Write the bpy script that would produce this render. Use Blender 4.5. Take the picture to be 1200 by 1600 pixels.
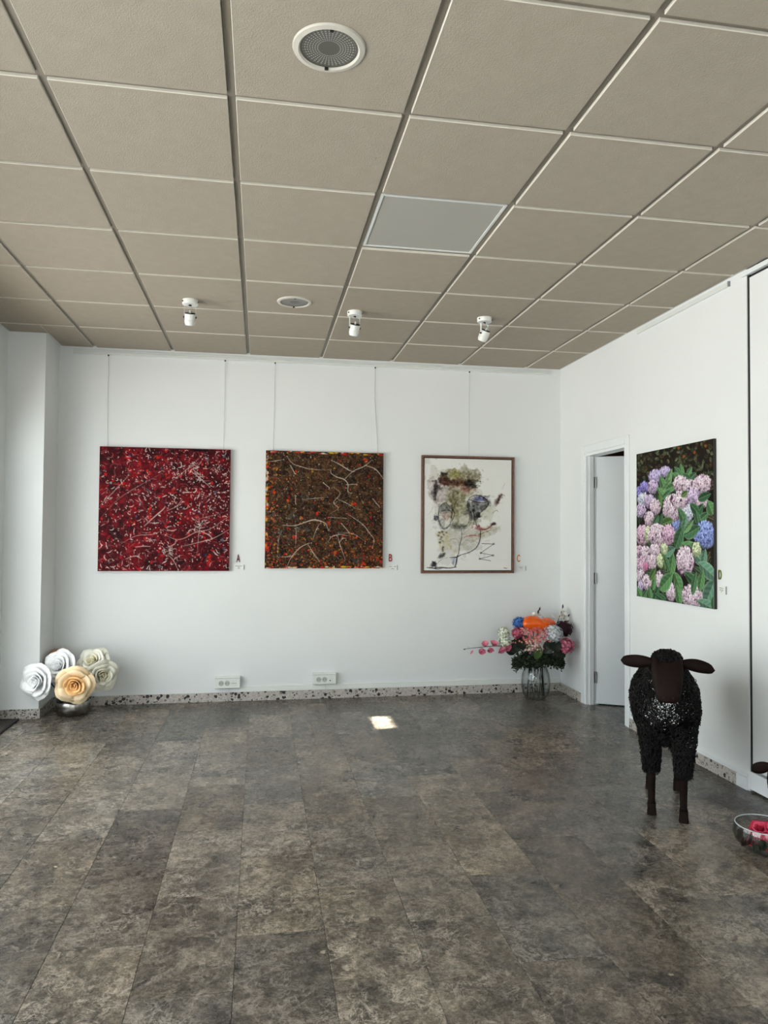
import bpy, math, random
import numpy as np
from mathutils import Vector, Matrix

for o in list(bpy.data.objects):
    bpy.data.objects.remove(o, do_unlink=True)
sc = bpy.context.scene
COL = sc.collection
rnd = random.Random(7)

# ------------------------------------------------------------------ room measures
YB, XR, XL, YF, ZC = 3.607, 3.934, -0.535, -4.2, 2.844

# ------------------------------------------------------------------ camera
CAMLOC = Vector((1.31213, -2.44610, 1.37893))
CR = Vector((0.985625, -0.168785, 0.007361))
CF = Vector((0.168516, 0.985291, 0.028372))
CU = Vector((-0.012041, -0.026724, 0.999570))
FPX = 1131.31
cam_data = bpy.data.cameras.new('camera')
cam = bpy.data.objects.new('camera', cam_data)
COL.objects.link(cam)
M = Matrix.Identity(4)
for r in range(3):
    M[r][0], M[r][1], M[r][2], M[r][3] = CR[r], CU[r], -CF[r], CAMLOC[r]
cam.matrix_world = M
cam_data.sensor_fit = 'VERTICAL'
cam_data.sensor_height = 36.0
cam_data.lens = FPX / 1600 * 36.0
cam_data.clip_start = 0.05
sc.camera = cam

# ------------------------------------------------------------------ world, sun, window light, exposure
world = bpy.data.worlds.new('sky'); sc.world = world
world.use_nodes = True
wn = world.node_tree
for n in list(wn.nodes): wn.nodes.remove(n)
wo = wn.nodes.new('ShaderNodeOutputWorld'); wb = wn.nodes.new('ShaderNodeBackground')
sk = wn.nodes.new('ShaderNodeTexSky')
sk.sky_type = 'NISHITA'; sk.sun_disc = False; sk.sun_elevation = math.radians(37); sk.sun_rotation = math.radians(-64)
wn.links.new(sk.outputs[0], wb.inputs[0]); wn.links.new(wb.outputs[0], wo.inputs[0])
wb.inputs[1].default_value = 0.12

def look(o, d):
    o.rotation_euler = Vector(d).to_track_quat('-Z', 'Y').to_euler()

SUN_DIR = Vector((3.10, 1.50, -2.60))
sun_data = bpy.data.lights.new('sun', 'SUN'); sun_data.energy = 110.0; sun_data.angle = math.radians(0.6)
sun_data.color = (1.0, 0.95, 0.86)
sun = bpy.data.objects.new('sun', sun_data); COL.objects.link(sun); look(sun, SUN_DIR); sun.location = (-8, -3, 9)

def area(name, loc, d, sx, sy, power, color):
    l = bpy.data.lights.new(name, 'AREA'); l.shape = 'RECTANGLE'; l.size = sx; l.size_y = sy
    l.energy = power; l.color = color
    o = bpy.data.objects.new(name, l); COL.objects.link(o); o.location = loc; look(o, d)
    return o
# daylight standing in the shop windows: two bays in the street wall, one behind the camera
DAY = (0.895, 0.96, 1.0)
TILT = -0.42
area('window_daylight', (XL - 0.34, 1.60, 1.28), (1, 0, TILT), 2.6, 2.05, 68, DAY)
area('window_daylight', (XL - 0.42, -1.55, 1.28), (1, 0, TILT), 3.0, 2.05, 136, DAY)
area('window_daylight', (1.7, YF - 0.42, 1.28), (0, 1, TILT), 3.3, 2.05, 58, DAY)

vs = sc.view_settings
vs.view_transform = 'Standard'; vs.look = 'None'; vs.gamma = 1.0; vs.use_curve_mapping = False
vs.exposure = 0.0

# ------------------------------------------------------------------ helpers
def lin(c):
    return tuple(((v / 255) / 12.92 if v / 255 <= 0.04045 else ((v / 255 + 0.055) / 1.055) ** 2.4) for v in c)
def pix(x, y, Y):
    """point on the plane y = Y that the photograph shows at pixel x, y"""
    d = CR * ((x - 600) / FPX) + CF + CU * ((800 - y) / FPX)
    return CAMLOC + d * ((Y - CAMLOC.y) / d.y)

def tag(o, label=None, cat=None, group=None, kind=None):
    if label: o['label'] = label
    if cat: o['category'] = cat
    if group: o['group'] = group
    if kind: o['kind'] = kind
    return o
def empty(name, loc=(0, 0, 0), rot=(0, 0, 0)):
    o = bpy.data.objects.new(name, None); COL.objects.link(o)
    o.location = loc; o.rotation_euler = rot; o.empty_display_size = 0.1
    return o
def thing(name, label, cat, loc=(0, 0, 0), rot=(0, 0, 0), group=None):
    return tag(empty(name, loc, rot), label, cat, group)
def link_mesh(name, me, parent=None, loc=(0, 0, 0), rot=(0, 0, 0)):
    o = bpy.data.objects.new(name, me); COL.objects.link(o)
    o.parent = parent; o.location = loc; o.rotation_euler = rot
    return o

class MB:
    def __init__(s): s.v = []; s.f = []
    def add(s, vs, fs, m=None):
        b = len(s.v)
        for p in vs:
            p = Vector(p)
            s.v.append(tuple(m @ p) if m else tuple(p))
        s.f += [tuple(b + i for i in q) for q in fs]
        return s
    def box(s, x0, x1, y0, y1, z0, z1, bev=0.0, m=None):
        if bev <= 0:
            v = [(x, y, z) for z in (z0, z1) for y in (y0, y1) for x in (x0, x1)]
            return s.add(v, [(0, 2, 3, 1), (4, 5, 7, 6), (0, 1, 5, 4), (2, 6, 7, 3), (0, 4, 6, 2), (1, 3, 7, 5)], m)
        b = bev; v = []; idx = {}
        for cx in (0, 1):
            for cy in (0, 1):
                for cz in (0, 1):
                    X = (x0, x1)[cx]; Y = (y0, y1)[cy]; Z = (z0, z1)[cz]
                    ix = X + (b if cx == 0 else -b); iy = Y + (b if cy == 0 else -b); iz = Z + (b if cz == 0 else -b)
                    for a, p in enumerate(((X, iy, iz), (ix, Y, iz), (ix, iy, Z))):
                        idx[(cx, cy, cz, a)] = len(v); v.append(p)
        f = []
        g = lambda *k: idx[k]
        f.append((g(0,0,0,0), g(0,0,1,0), g(0,1,1,0), g(0,1,0,0))); f.append((g(1,0,0,0), g(1,1,0,0), g(1,1,1,0), g(1,0,1,0)))
        f.append((g(0,0,0,1), g(1,0,0,1), g(1,0,1,1), g(0,0,1,1))); f.append((g(0,1,0,1), g(0,1,1,1), g(1,1,1,1), g(1,1,0,1)))
        f.append((g(0,0,0,2), g(0,1,0,2), g(1,1,0,2), g(1,0,0,2))); f.append((g(0,0,1,2), g(1,0,1,2), g(1,1,1,2), g(0,1,1,2)))
        for cy in (0, 1):
            for cx in (0, 1): f.append((g(cx,cy,0,0), g(cx,cy,0,1), g(cx,cy,1,1), g(cx,cy,1,0)))
        for cz in (0, 1):
            for cx in (0, 1): f.append((g(cx,0,cz,0), g(cx,0,cz,2), g(cx,1,cz,2), g(cx,1,cz,0)))
            for cy in (0, 1): f.append((g(0,cy,cz,1), g(0,cy,cz,2), g(1,cy,cz,2), g(1,cy,cz,1)))
        for cx in (0, 1):
            for cy in (0, 1):
                for cz in (0, 1): f.append((g(cx,cy,cz,0), g(cx,cy,cz,1), g(cx,cy,cz,2)))
        return s.add(v, f, m)
    def lathe(s, prof, n=32, m=None, cap=True):
        v = []; f = []
        for r, z in prof:
            for k in range(n):
                a = 2 * math.pi * k / n; v.append((r * math.cos(a), r * math.sin(a), z))
        for i in range(len(prof) - 1):
            for k in range(n):
                k2 = (k + 1) % n; f.append((i * n + k, i * n + k2, (i + 1) * n + k2, (i + 1) * n + k))
        if cap:
            if prof[0][0] > 1e-6: f.append(tuple(range(n))[::-1])
            if prof[-1][0] > 1e-6: f.append(tuple((len(prof) - 1) * n + k for k in range(n)))
        return s.add(v, f, m)
    def tube(s, pts, rad, n=6):
        pts = [Vector(p) for p in pts]; v = []; f = []
        up = Vector((0.123, 0.31, 0.94))
        for i, p in enumerate(pts):
            t = (pts[min(i + 1, len(pts) - 1)] - pts[max(i - 1, 0)]).normalized()
            a = t.cross(up)
            if a.length < 1e-3: a = t.cross(Vector((1, 0, 0)))
            a.normalize(); b = t.cross(a)
            r = rad[i] if isinstance(rad, (list, tuple)) else rad
            for k in range(n):
                an = 2 * math.pi * k / n
                v.append(p + a * (r * math.cos(an)) + b * (r * math.sin(an)))
        for i in range(len(pts) - 1):
            for k in range(n):
                k2 = (k + 1) % n; f.append((i * n + k, (i + 1) * n + k, (i + 1) * n + k2, i * n + k2))
        f.append(tuple(range(n))); f.append(tuple((len(pts) - 1) * n + k for k in range(n))[::-1])
        return s.add(v, f)
    def prism(s, poly, y0, y1, m=None):
        """poly in x,z extruded along y"""
        n = len(poly); v = [(x, y0, z) for x, z in poly] + [(x, y1, z) for x, z in poly]
        f = [tuple(range(n)), tuple(range(n, 2 * n))[::-1]]
        for k in range(n): f.append((k, n + k, n + (k + 1) % n, (k + 1) % n))
        return s.add(v, f, m)
    def mesh(s, name, mat, smooth=False, fix=True):
        me = bpy.data.meshes.new(name); me.from_pydata(s.v, [], s.f)
        if fix:
            import bmesh
            bm = bmesh.new(); bm.from_mesh(me); bmesh.ops.recalc_face_normals(bm, faces=bm.faces); bm.to_mesh(me); bm.free()
        me.materials.append(mat)
        if smooth:
            me.polygons.foreach_set('use_smooth', [True] * len(me.polygons))
            if smooth != 'all':
                try: me.set_sharp_from_angle(angle=math.radians(40))
                except Exception: pass
        me.update()
        return me
    def build(s, name, mat, parent=None, smooth=False, loc=(0, 0, 0), rot=(0, 0, 0)):
        return link_mesh(name, s.mesh(name, mat, smooth), parent, loc, rot)

def np_mesh(name, V, F, mat, smooth=False):
    """V (n,3), F (m,4) or (m,3) arrays"""
    me = bpy.data.meshes.new(name); k = F.shape[1]
    me.vertices.add(len(V)); me.vertices.foreach_set('co', V.astype(np.float32).ravel())
    me.loops.add(F.size); me.loops.foreach_set('vertex_index', F.astype(np.int32).ravel())
    me.polygons.add(len(F))
    me.polygons.foreach_set('loop_start', np.arange(0, F.size, k, dtype=np.int32))
    me.polygons.foreach_set('loop_total', np.full(len(F), k, dtype=np.int32))
    if smooth: me.polygons.foreach_set('use_smooth', np.ones(len(F), dtype=bool))
    me.materials.append(mat); me.update(calc_edges=True); me.validate()
    return me

# ------------------------------------------------------------------ materials
class NT:
    def __init__(s, name):
        s.m = bpy.data.materials.new(name); s.m.use_nodes = True; s.t = s.m.node_tree
        for n in list(s.t.nodes): s.t.nodes.remove(n)
        s.out = s.n('ShaderNodeOutputMaterial'); s.b = s.n('ShaderNodeBsdfPrincipled')
        s.l(s.b.outputs[0], s.out.inputs[0])
    def n(s, k, **p):
        q = s.t.nodes.new(k)
        for a, v in p.items(): setattr(q, a, v)
        return q
    def l(s, a, b): s.t.links.new(a, b)
    def coord(s, kind='Object'): return s.n('ShaderNodeTexCoord').outputs[kind]
    def noise(s, vec, scale, detail=4, rough=0.55, dist=0.0):
        q = s.n('ShaderNodeTexNoise'); q.inputs['Scale'].default_value = scale; q.inputs['Detail'].default_value = detail
        q.inputs['Roughness'].default_value = rough; q.inputs['Distortion'].default_value = dist
        if vec is not None: s.l(vec, q.inputs['Vector'])
        return q
    def voro(s, vec, scale, feature='F1'):
        q = s.n('ShaderNodeTexVoronoi', feature=feature); q.inputs['Scale'].default_value = scale
        if vec is not None: s.l(vec, q.inputs['Vector'])
        return q
    def ramp(s, fac, stops, interp='LINEAR'):
        q = s.n('ShaderNodeValToRGB'); q.color_ramp.interpolation = interp
        e = q.color_ramp.elements
        while len(e) < len(stops): e.new(0.5)
        for i, (p, c) in enumerate(stops):
            e[i].position = p; e[i].color = tuple(c) + (1,) if not isinstance(c, (int, float)) else (c, c, c, 1)
        s.l(fac, q.inputs[0]); return q.outputs[0]
    def mix(s, fac, a, b, mode='MIX'):
        q = s.n('ShaderNodeMix', data_type='RGBA', blend_type=mode)
        if isinstance(fac, (int, float)): q.inputs[0].default_value = fac
        else: s.l(fac, q.inputs[0])
        for i, v in ((6, a), (7, b)):
            if isinstance(v, tuple): q.inputs[i].default_value = v + (1,) if len(v) == 3 else v
            else: s.l(v, q.inputs[i])
        return q.outputs[2]
    def math(s, op, a, b=0.0, clamp=False):
        q = s.n('ShaderNodeMath', operation=op, use_clamp=clamp)
        for i, v in ((0, a), (1, b)):
            if isinstance(v, (int, float)): q.inputs[i].default_value = v
            else: s.l(v, q.inputs[i])
        return q.outputs[0]
    def bump(s, h, strength, dist=0.002):
        q = s.n('ShaderNodeBump'); q.inputs['Strength'].default_value = strength; q.inputs['Distance'].default_value = dist
        s.l(h, q.inputs['Height']); s.l(q.outputs[0], s.b.inputs['Normal'])
    def base(s, v):
        if isinstance(v, tuple): s.b.inputs['Base Color'].default_value = v + (1,)
        else: s.l(v, s.b.inputs['Base Color'])
        return s
    def set(s, **k):
        for a, v in k.items():
            i = s.b.inputs[a.replace('_', ' ')]
            if isinstance(v, (int, float, tuple)): i.default_value = v
            else: s.l(v, i)
        return s

def simple(name, rgb, rough=0.5, metal=0.0, var=0.06, scale=12, bump=0.0, spec=0.5, bdist=0.001):
    t = NT(name); c = lin(rgb)
    nz = t.noise(t.coord(), scale, 4)
    f = t.ramp(nz.outputs[0], [(0.3, 1 - var), (0.7, 1 + var)])
    t.base(t.mix(1.0, c, f, 'MULTIPLY'))
    t.set(Roughness=rough, Metallic=metal, Specular_IOR_Level=spec)
    if bump: t.bump(nz.outputs[0], bump, bdist)
    return t.m
def island(name, rgb, rgb2, rough=0.6, trans=0.0):
    """colour varies from one small piece of the mesh to the next"""
    t = NT(name); g = t.n('ShaderNodeNewGeometry')
    t.base(t.mix(g.outputs['Random Per Island'], lin(rgb), lin(rgb2)))
    t.set(Roughness=rough, Specular_IOR_Level=0.3)
    if trans:
        try: t.set(Subsurface_Weight=trans, Subsurface_Radius=(0.01, 0.006, 0.004))
        except Exception: pass
    return t.m

MAT = {}
def wall_mat(name, rgb):
    t = NT(name); co = t.coord('Object')
    a = t.noise(co, 1.3, 3); b = t.noise(co, 45, 5, 0.6)
    f = t.ramp(a.outputs[0], [(0.3, 0.965), (0.7, 1.0)])
    t.base(t.mix(1.0, lin(rgb), f, 'MULTIPLY')); t.set(Roughness=0.55, Specular_IOR_Level=0.35)
    t.bump(t.math('ADD', b.outputs[0], t.math('MULTIPLY', a.outputs[0], 2.0)), 0.12, 0.003)
    return t.m
MAT['wall'] = wall_mat('white_wall_paint', (226, 229, 229))
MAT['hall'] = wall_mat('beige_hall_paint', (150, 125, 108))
MAT['gloss_white'] = simple('white_gloss_paint', (225, 229, 231), 0.35, var=0.02, scale=5)
MAT['door_white'] = simple('door_white_paint', (214, 220, 223), 0.4, var=0.03, scale=3, bump=0.05)
MAT['plastic'] = simple('white_plastic', (226, 228, 224), 0.35, var=0.02)
MAT['rail'] = simple('white_rail', (214, 217, 214), 0.4, var=0.02)
MAT['dark'] = simple('dark_gap', (22, 22, 24), 0.7)
MAT['black'] = simple('black_plastic', (14, 14, 14), 0.5)
MAT['grid'] = simple('ceiling_grid_enamel', (128, 120, 108), 0.5, var=0.03, scale=4)
MAT['steel'] = simple('hinge_steel', (150, 152, 152), 0.35, 0.9)
MAT['nylon'] = simple('clear_nylon', (176, 180, 178), 0.3)
MAT['cable'] = simple('hanging_cable', (150, 152, 150), 0.4)

def ceiling_mat():
    t = NT('ceiling_tile_board'); co = t.coord('Object')
    oi = t.n('ShaderNodeObjectInfo')
    v = t.n('ShaderNodeVectorMath', operation='ADD'); t.l(co, v.inputs[0])
    t.l(oi.outputs['Random'], v.inputs[1])
    fine = t.noise(v.outputs[0], 210, 3, 0.6, 0.3); mid = t.noise(co, 14, 4)
    worm = t.voro(v.outputs[0], 230)
    c = t.ramp(mid.outputs[0], [(0.3, lin((163, 154, 140))), (0.7, lin((168, 159, 146)))])
    r = t.ramp(oi.outputs['Random'], [(0.0, 0.965), (1.0, 1.0)])
    c = t.mix(1.0, c, r, 'MULTIPLY')
    spk = t.ramp(t.noise(v.outputs[0], 60, 1).outputs[0], [(0.165, 0.35), (0.175, 1.0)])
    c = t.mix(1.0, c, spk, 'MULTIPLY')
    t.base(c); t.set(Roughness=0.85, Specular_IOR_Level=0.2)
    t.bump(t.math('ADD', fine.outputs[0], t.math('MULTIPLY', worm.outputs[0], 0.7)), 0.38, 0.0028)
    return t.m
MAT['ceil'] = ceiling_mat()
MAT['ceil_edge_lit'] = simple('ceiling_tile_lit_edge', (208, 203, 192), 0.7, var=0.03)  # window light on the tile sides, painted as a paler colour
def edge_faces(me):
    """tile sides get a lighter colour in place of window light"""
    me.materials.append(MAT['ceil_edge_lit'])
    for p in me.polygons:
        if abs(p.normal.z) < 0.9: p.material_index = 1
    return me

def stone_mat():
    t = NT('grey_brown_marble'); co = t.coord('Object'); oi = t.n('ShaderNodeObjectInfo')
    rv = t.n('ShaderNodeCombineXYZ')
    for i, k in enumerate((37.0, 91.0, 53.0)): t.l(t.math('MULTIPLY', oi.outputs['Random'], k), rv.inputs[i])
    va = t.n('ShaderNodeVectorMath', operation='ADD'); t.l(co, va.inputs[0]); t.l(rv.outputs[0], va.inputs[1])
    v = va.outputs[0]
    # warp
    wz = t.noise(v, 6, 3); ws = t.n('ShaderNodeVectorMath', operation='SCALE'); ws.inputs['Scale'].default_value = 0.05
    t.l(wz.outputs['Color'], ws.inputs[0]); wv = t.n('ShaderNodeVectorMath', operation='ADD'); t.l(v, wv.inputs[0]); t.l(ws.outputs[0], wv.inputs[1])
    w = wv.outputs[0]
    big = t.noise(w, 5.2, 10, 0.74, 0.3)
    col = t.ramp(big.outputs[0], [(0.34, lin((60, 57, 52))), (0.45, lin((80, 75, 67))), (0.54, lin((95, 88, 78))), (0.66, lin((118, 108, 96)))])
    # broken stone pieces
    cl = t.voro(w, 23); bw = t.n('ShaderNodeSeparateColor'); t.l(cl.outputs['Color'], bw.inputs[0])
    piece = t.ramp(bw.outputs[0], [(0.0, 0.56), (0.5, 0.98), (1.0, 1.48)])
    pm = t.ramp(t.noise(w, 9, 3).outputs[0], [(0.40, 0.05), (0.62, 0.9)])
    col = t.mix(t.math('MULTIPLY', pm, 0.85), col, t.mix(1.0, col, piece, 'MULTIPLY'))
    c2 = t.voro(w, 62); b2 = t.n('ShaderNodeSeparateColor'); t.l(c2.outputs['Color'], b2.inputs[0])
    p2 = t.ramp(b2.outputs[1], [(0.0, 0.62), (0.5, 1.0), (1.0, 1.42)])
    pm2 = t.ramp(t.noise(w, 14, 3).outputs[0], [(0.40, 0.1), (0.60, 0.9)])
    col = t.mix(t.math('MULTIPLY', pm2, 0.8), col, t.mix(1.0, col, p2, 'MULTIPLY'))
    # grain
    fg = t.noise(w, 150, 6, 0.85); fgr = t.ramp(fg.outputs[0], [(0.34, 0.30), (0.5, 1.0), (0.66, 1.9)])
    col = t.mix(1.0, col, fgr, 'MULTIPLY')
    mg = t.noise(w, 38, 8, 0.82, 0.25); mgr = t.ramp(mg.outputs[0], [(0.32, 0.60), (0.5, 1.0), (0.68, 1.45)])
    col = t.mix(1.0, col, mgr, 'MULTIPLY')
    # network of thin pale veins
    for sc_, wd, lo, hi, am in ((8, 0.016, 0.42, 0.58, 0.75), (17, 0.026, 0.46, 0.60, 0.75), (34, 0.035, 0.50, 0.62, 0.6)):
        vn = t.noise(w, sc_, 6, 0.62, 0.6); vd = t.math('ABSOLUTE', t.math('SUBTRACT', vn.outputs[0], 0.5))
        vein = t.ramp(vd, [(0.0, 1.0), (wd, 0.0)])
        vmask = t.ramp(t.noise(v, sc_ * 0.4, 2).outputs[0], [(lo, 0.0), (hi, am)])
        col = t.mix(t.math('MULTIPLY', vein, vmask), col, lin((166, 156, 144)))
    # dark smoky patches
    dk = t.ramp(t.noise(w, 7, 7, 0.65, 0.8).outputs[0], [(0.60, 0.0), (0.72, 0.6)])
    col = t.mix(dk, col, lin((44, 44, 45)))
    # small white shells, broken in outline
    sh = t.voro(w, 10); shc = t.n('ShaderNodeSeparateColor'); t.l(sh.outputs['Color'], shc.inputs[0])
    sd = t.math('ADD', sh.outputs['Distance'], t.math('MULTIPLY', t.math('SUBTRACT', t.noise(v, 60, 3).outputs[0], 0.5), 0.35))
    fl = t.math('MULTIPLY', t.math('LESS_THAN', sd, 0.085), t.math('LESS_THAN', shc.outputs[1], 0.11))
    col = t.mix(t.math('MULTIPLY', fl, 0.8), col, lin((190, 178, 158)))
    # each slab its own tone
    tone = t.ramp(oi.outputs['Random'], [(0.0, 0.66), (0.5, 0.92), (1.0, 1.32)])
    col = t.mix(1.0, col, tone, 'MULTIPLY')
    hue = t.ramp(t.math('FRACT', t.math('MULTIPLY', oi.outputs['Random'], 7.31)), [(0.0, (0.95, 0.99, 1.03)), (1.0, (1.05, 1.0, 0.94))])
    col = t.mix(1.0, col, hue, 'MULTIPLY')
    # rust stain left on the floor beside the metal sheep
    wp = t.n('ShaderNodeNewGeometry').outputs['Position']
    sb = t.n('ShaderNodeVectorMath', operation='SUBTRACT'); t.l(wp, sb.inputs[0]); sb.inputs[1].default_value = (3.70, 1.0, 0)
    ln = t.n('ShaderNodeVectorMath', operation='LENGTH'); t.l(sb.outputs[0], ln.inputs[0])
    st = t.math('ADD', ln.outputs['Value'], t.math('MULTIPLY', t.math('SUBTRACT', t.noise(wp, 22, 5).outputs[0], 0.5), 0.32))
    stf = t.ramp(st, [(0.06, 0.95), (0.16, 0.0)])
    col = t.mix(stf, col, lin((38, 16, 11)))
    t.base(col)
    rg = t.ramp(mg.outputs[0], [(0.3, 0.18), (0.7, 0.36)]); t.set(Roughness=rg, Specular_IOR_Level=0.26)
    t.bump(fg.outputs[0], 0.16, 0.0008)
    return t.m
MAT['stone'] = stone_mat()

def terrazzo_mat():
    t = NT('speckled_terrazzo'); co = t.coord('Object')
    wz = t.noise(co, 60, 2); ws = t.n('ShaderNodeVectorMath', operation='SCALE'); ws.inputs['Scale'].default_value = 0.012
    t.l(wz.outputs['Color'], ws.inputs[0]); wv = t.n('ShaderNodeVectorMath', operation='ADD'); t.l(co, wv.inputs[0]); t.l(ws.outputs[0], wv.inputs[1])
    col = t.ramp(t.noise(co, 90, 4).outputs[0], [(0.35, lin((158, 152, 145))), (0.65, lin((196, 190, 183)))])
    for sc_, th, cut, c in ((38, 0.36, 0.34, (26, 24, 24)), (75, 0.36, 0.42, (44, 40, 38)), (50, 0.35, 0.30, (126, 116, 106))):
        q = t.voro(wv.outputs[0], sc_); s_ = t.n('ShaderNodeSeparateColor'); t.l(q.outputs['Color'], s_.inputs[0])
        m = t.math('MULTIPLY', t.math('LESS_THAN', q.outputs['Distance'], t.math('MULTIPLY', s_.outputs[1], th * 1.6)), t.math('LESS_THAN', s_.outputs[0], cut))
        col = t.mix(m, col, lin(c))
    t.base(col); t.set(Roughness=0.4)
    return t.m
MAT['terrazzo'] = terrazzo_mat()

def glass_mat(name, tint=(0.96, 0.98, 0.97), edge=1.0, gain=1.0):
    t = NT(name); t.t.nodes.remove(t.b)
    tr = t.n('ShaderNodeBsdfTransparent'); tr.inputs[0].default_value = tint + (1,)
    gl = t.n('ShaderNodeBsdfGlossy'); gl.inputs['Roughness'].default_value = 0.02
    lw = t.n('ShaderNodeLayerWeight'); lw.inputs[0].default_value = 0.5
    fr = t.math('ADD', t.math('MULTIPLY', t.math('POWER', lw.outputs['Facing'], 3.0), 0.6 * gain), 0.04, True)
    t.l(t.mix(t.math('POWER', lw.outputs['Facing'], 3.0), tint, tuple(c * edge for c in tint)), tr.inputs[0])
    mx = t.n('ShaderNodeMixShader')
    t.l(fr, mx.inputs[0]); t.l(tr.outputs[0], mx.inputs[1]); t.l(gl.outputs[0], mx.inputs[2])
    t.l(mx.outputs[0], t.out.inputs[0])
    return t.m
MAT['glass'] = glass_mat('clear_glass', (0.955, 0.97, 0.968), 0.35)
MAT['pane'] = glass_mat('window_pane_glass', (0.99, 1.0, 1.0), gain=0.3)

def paint_mat(name, rough=0.55):
    t = NT(name); a = t.n('ShaderNodeAttribute'); a.attribute_name = 'paint'
    t.base(a.outputs['Color']); t.set(Roughness=rough, Specular_IOR_Level=0.08)
    return t.m
MAT['paint'] = paint_mat('dried_paint', 0.5)
MAT['paint_matt'] = paint_mat('matt_print', 0.7)

# ================================================================== THE ROOM
def struct(name, mb, mat, parent=None, smooth=False, label=None):
    o = mb.build(name, mat, parent, smooth)
    if parent is None: o['kind'] = 'structure'
    if label: o['label'] = label
    return o

# ---- floor: slab and single stone tiles laid in half bond
floor = struct('floor', MB().box(XL - 0.2, 4.9, YF - 0.2, YB + 0.2, -0.12, -0.004), simple('grout', (52, 48, 44), 0.8), label='polished grey brown marble tile floor')
_tm = {}
def tile_mesh(w, l, mat, key, h=0.004, bev=0.0009):
    k = (key, round(w, 3), round(l, 3))
    if k not in _tm: _tm[k] = MB().box(-w/2, w/2, -l/2, l/2, -h, 0, bev).mesh(key, mat)
    return _tm[k]
TW, TL = 0.301, 0.602
trnd = random.Random(21)
for c in range(-4, 14):
    x0 = 0.647 + TW * c; x1 = x0 + TW
    x0c, x1c = max(x0, XL + 0.001), min(x1, 4.85)
    if x1c - x0c < 0.02: continue
    off = 0.107 if c % 2 == 0 else 0.410
    k0 = math.floor((YF - off) / TL)
    for k in range(k0, 8):
        y0 = off + TL * k; y1 = y0 + TL
        lo, hi = (YF, YB) if x0c < XR - 0.02 else (2.3, 3.5)
        y0c, y1c = max(y0, lo + 0.001), min(y1, hi - 0.001)
        if y1c - y0c < 0.02: continue
        g = 0.0011
        o = link_mesh('floor_tile', tile_mesh(x1c - x0c - g, y1c - y0c - g, MAT['stone'], 'floor_tile'), floor,
                      ((x0c + x1c) / 2, (y0c + y1c) / 2, trnd.uniform(-0.0002, 0.0002)))

# ---- walls
w_back = struct('wall_back', MB().box(XL - 0.15, 4.9, YB, YB + 0.15, 0, 2.95), MAT['wall'], label='white painted back wall')
DY0, DY1, DZ = 2.437, 3.108, 2.036          # door opening in the right wall
PY = 1.108                                   # end of the plastered right wall
w_right = struct('wall_right', MB().box(XR, XR + 0.10, DY1, YB, 0, 2.95).box(XR, XR + 0.10, PY, DY0, 0, 2.95).box(XR, XR + 0.10, DY0, DY1, DZ, 2.95), MAT['wall'], label='white painted right wall with doorway')
w_pillar = struct('wall_pillar', MB().box(XL, -0.270, 3.240, YB, 0, 2.95), MAT['wall'], label='white pillar in the far corner')
def wall_with_bays(name, axis, pos, thick, a0, a1, bays, z0, z1, label):
    mb = MB(); cuts = sorted(bays); prev = a0
    def bx(u0, u1, zz0, zz1):
        if axis == 'x': mb.box(pos - thick, pos, u0, u1, zz0, zz1)
        else: mb.box(u0, u1, pos - thick, pos, zz0, zz1)
    for b0, b1 in cuts:
        bx(prev, b0, 0, 2.95); bx(b0, b1, 0, z0); bx(b0, b1, z1, 2.95); prev = b1
    bx(prev, a1, 0, 2.95)
    return struct(name, mb, MAT['wall'], label=label)
wall_with_bays('wall_left', 'x', XL, 0.15, YF - 0.15, YB + 0.15, [(0.35, 2.92), (-3.05, -0.05)], 0.10, 2.50, 'white street wall with shop windows')
wall_with_bays('wall_front', 'y', YF, 0.15, XL, 4.05, [(0.05, 3.35)], 0.10, 2.50, 'white wall with shop window behind the camera')
wn_ = 0
def window(axis, pos, b0, b1, z0, z1, nm):
    global wn_; wn_ += 1
    e = empty('window_%d' % wn_); e['kind'] = 'structure'; e['label'] = 'white framed shop window'
    def bar(name, u0, u1, zz0, zz1, d0, d1, mat):
        mb = MB()
        if axis == 'x': mb.box(pos - d1, pos - d0, u0, u1, zz0, zz1)
        else: mb.box(u0, u1, pos - d1, pos - d0, zz0, zz1)
        mb.build(name, mat, e)
    t = 0.05
    bar('sill', b0, b1, z0, z0 + t, 0.02, 0.09, MAT['gloss_white']); bar('head', b0, b1, z1 - t, z1, 0.02, 0.09, MAT['gloss_white'])
    us = [b0 + (b1 - b0) * i / nm for i in range(nm + 1)]
    for i, u in enumerate(us):
        a, b = (u, u + t) if i == 0 else ((u - t, u) if i == nm else (u - t / 2, u + t / 2))
        bar('mullion', a, b, z0 + t, z1 - t, 0.02, 0.09, MAT['gloss_white'])
    for i in range(nm):
        bar('pane', us[i] + t / 2, us[i + 1] - t / 2, z0 + t, z1 - t, 0.05, 0.056, MAT['pane'])
window('x', XL, 0.35, 2.92, 0.10, 2.50, 3)
window('x', XL, -3.05, -0.05, 0.10, 2.50, 3)
window('y', YF, 0.05, 3.35, 0.10, 2.50, 3)

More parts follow.
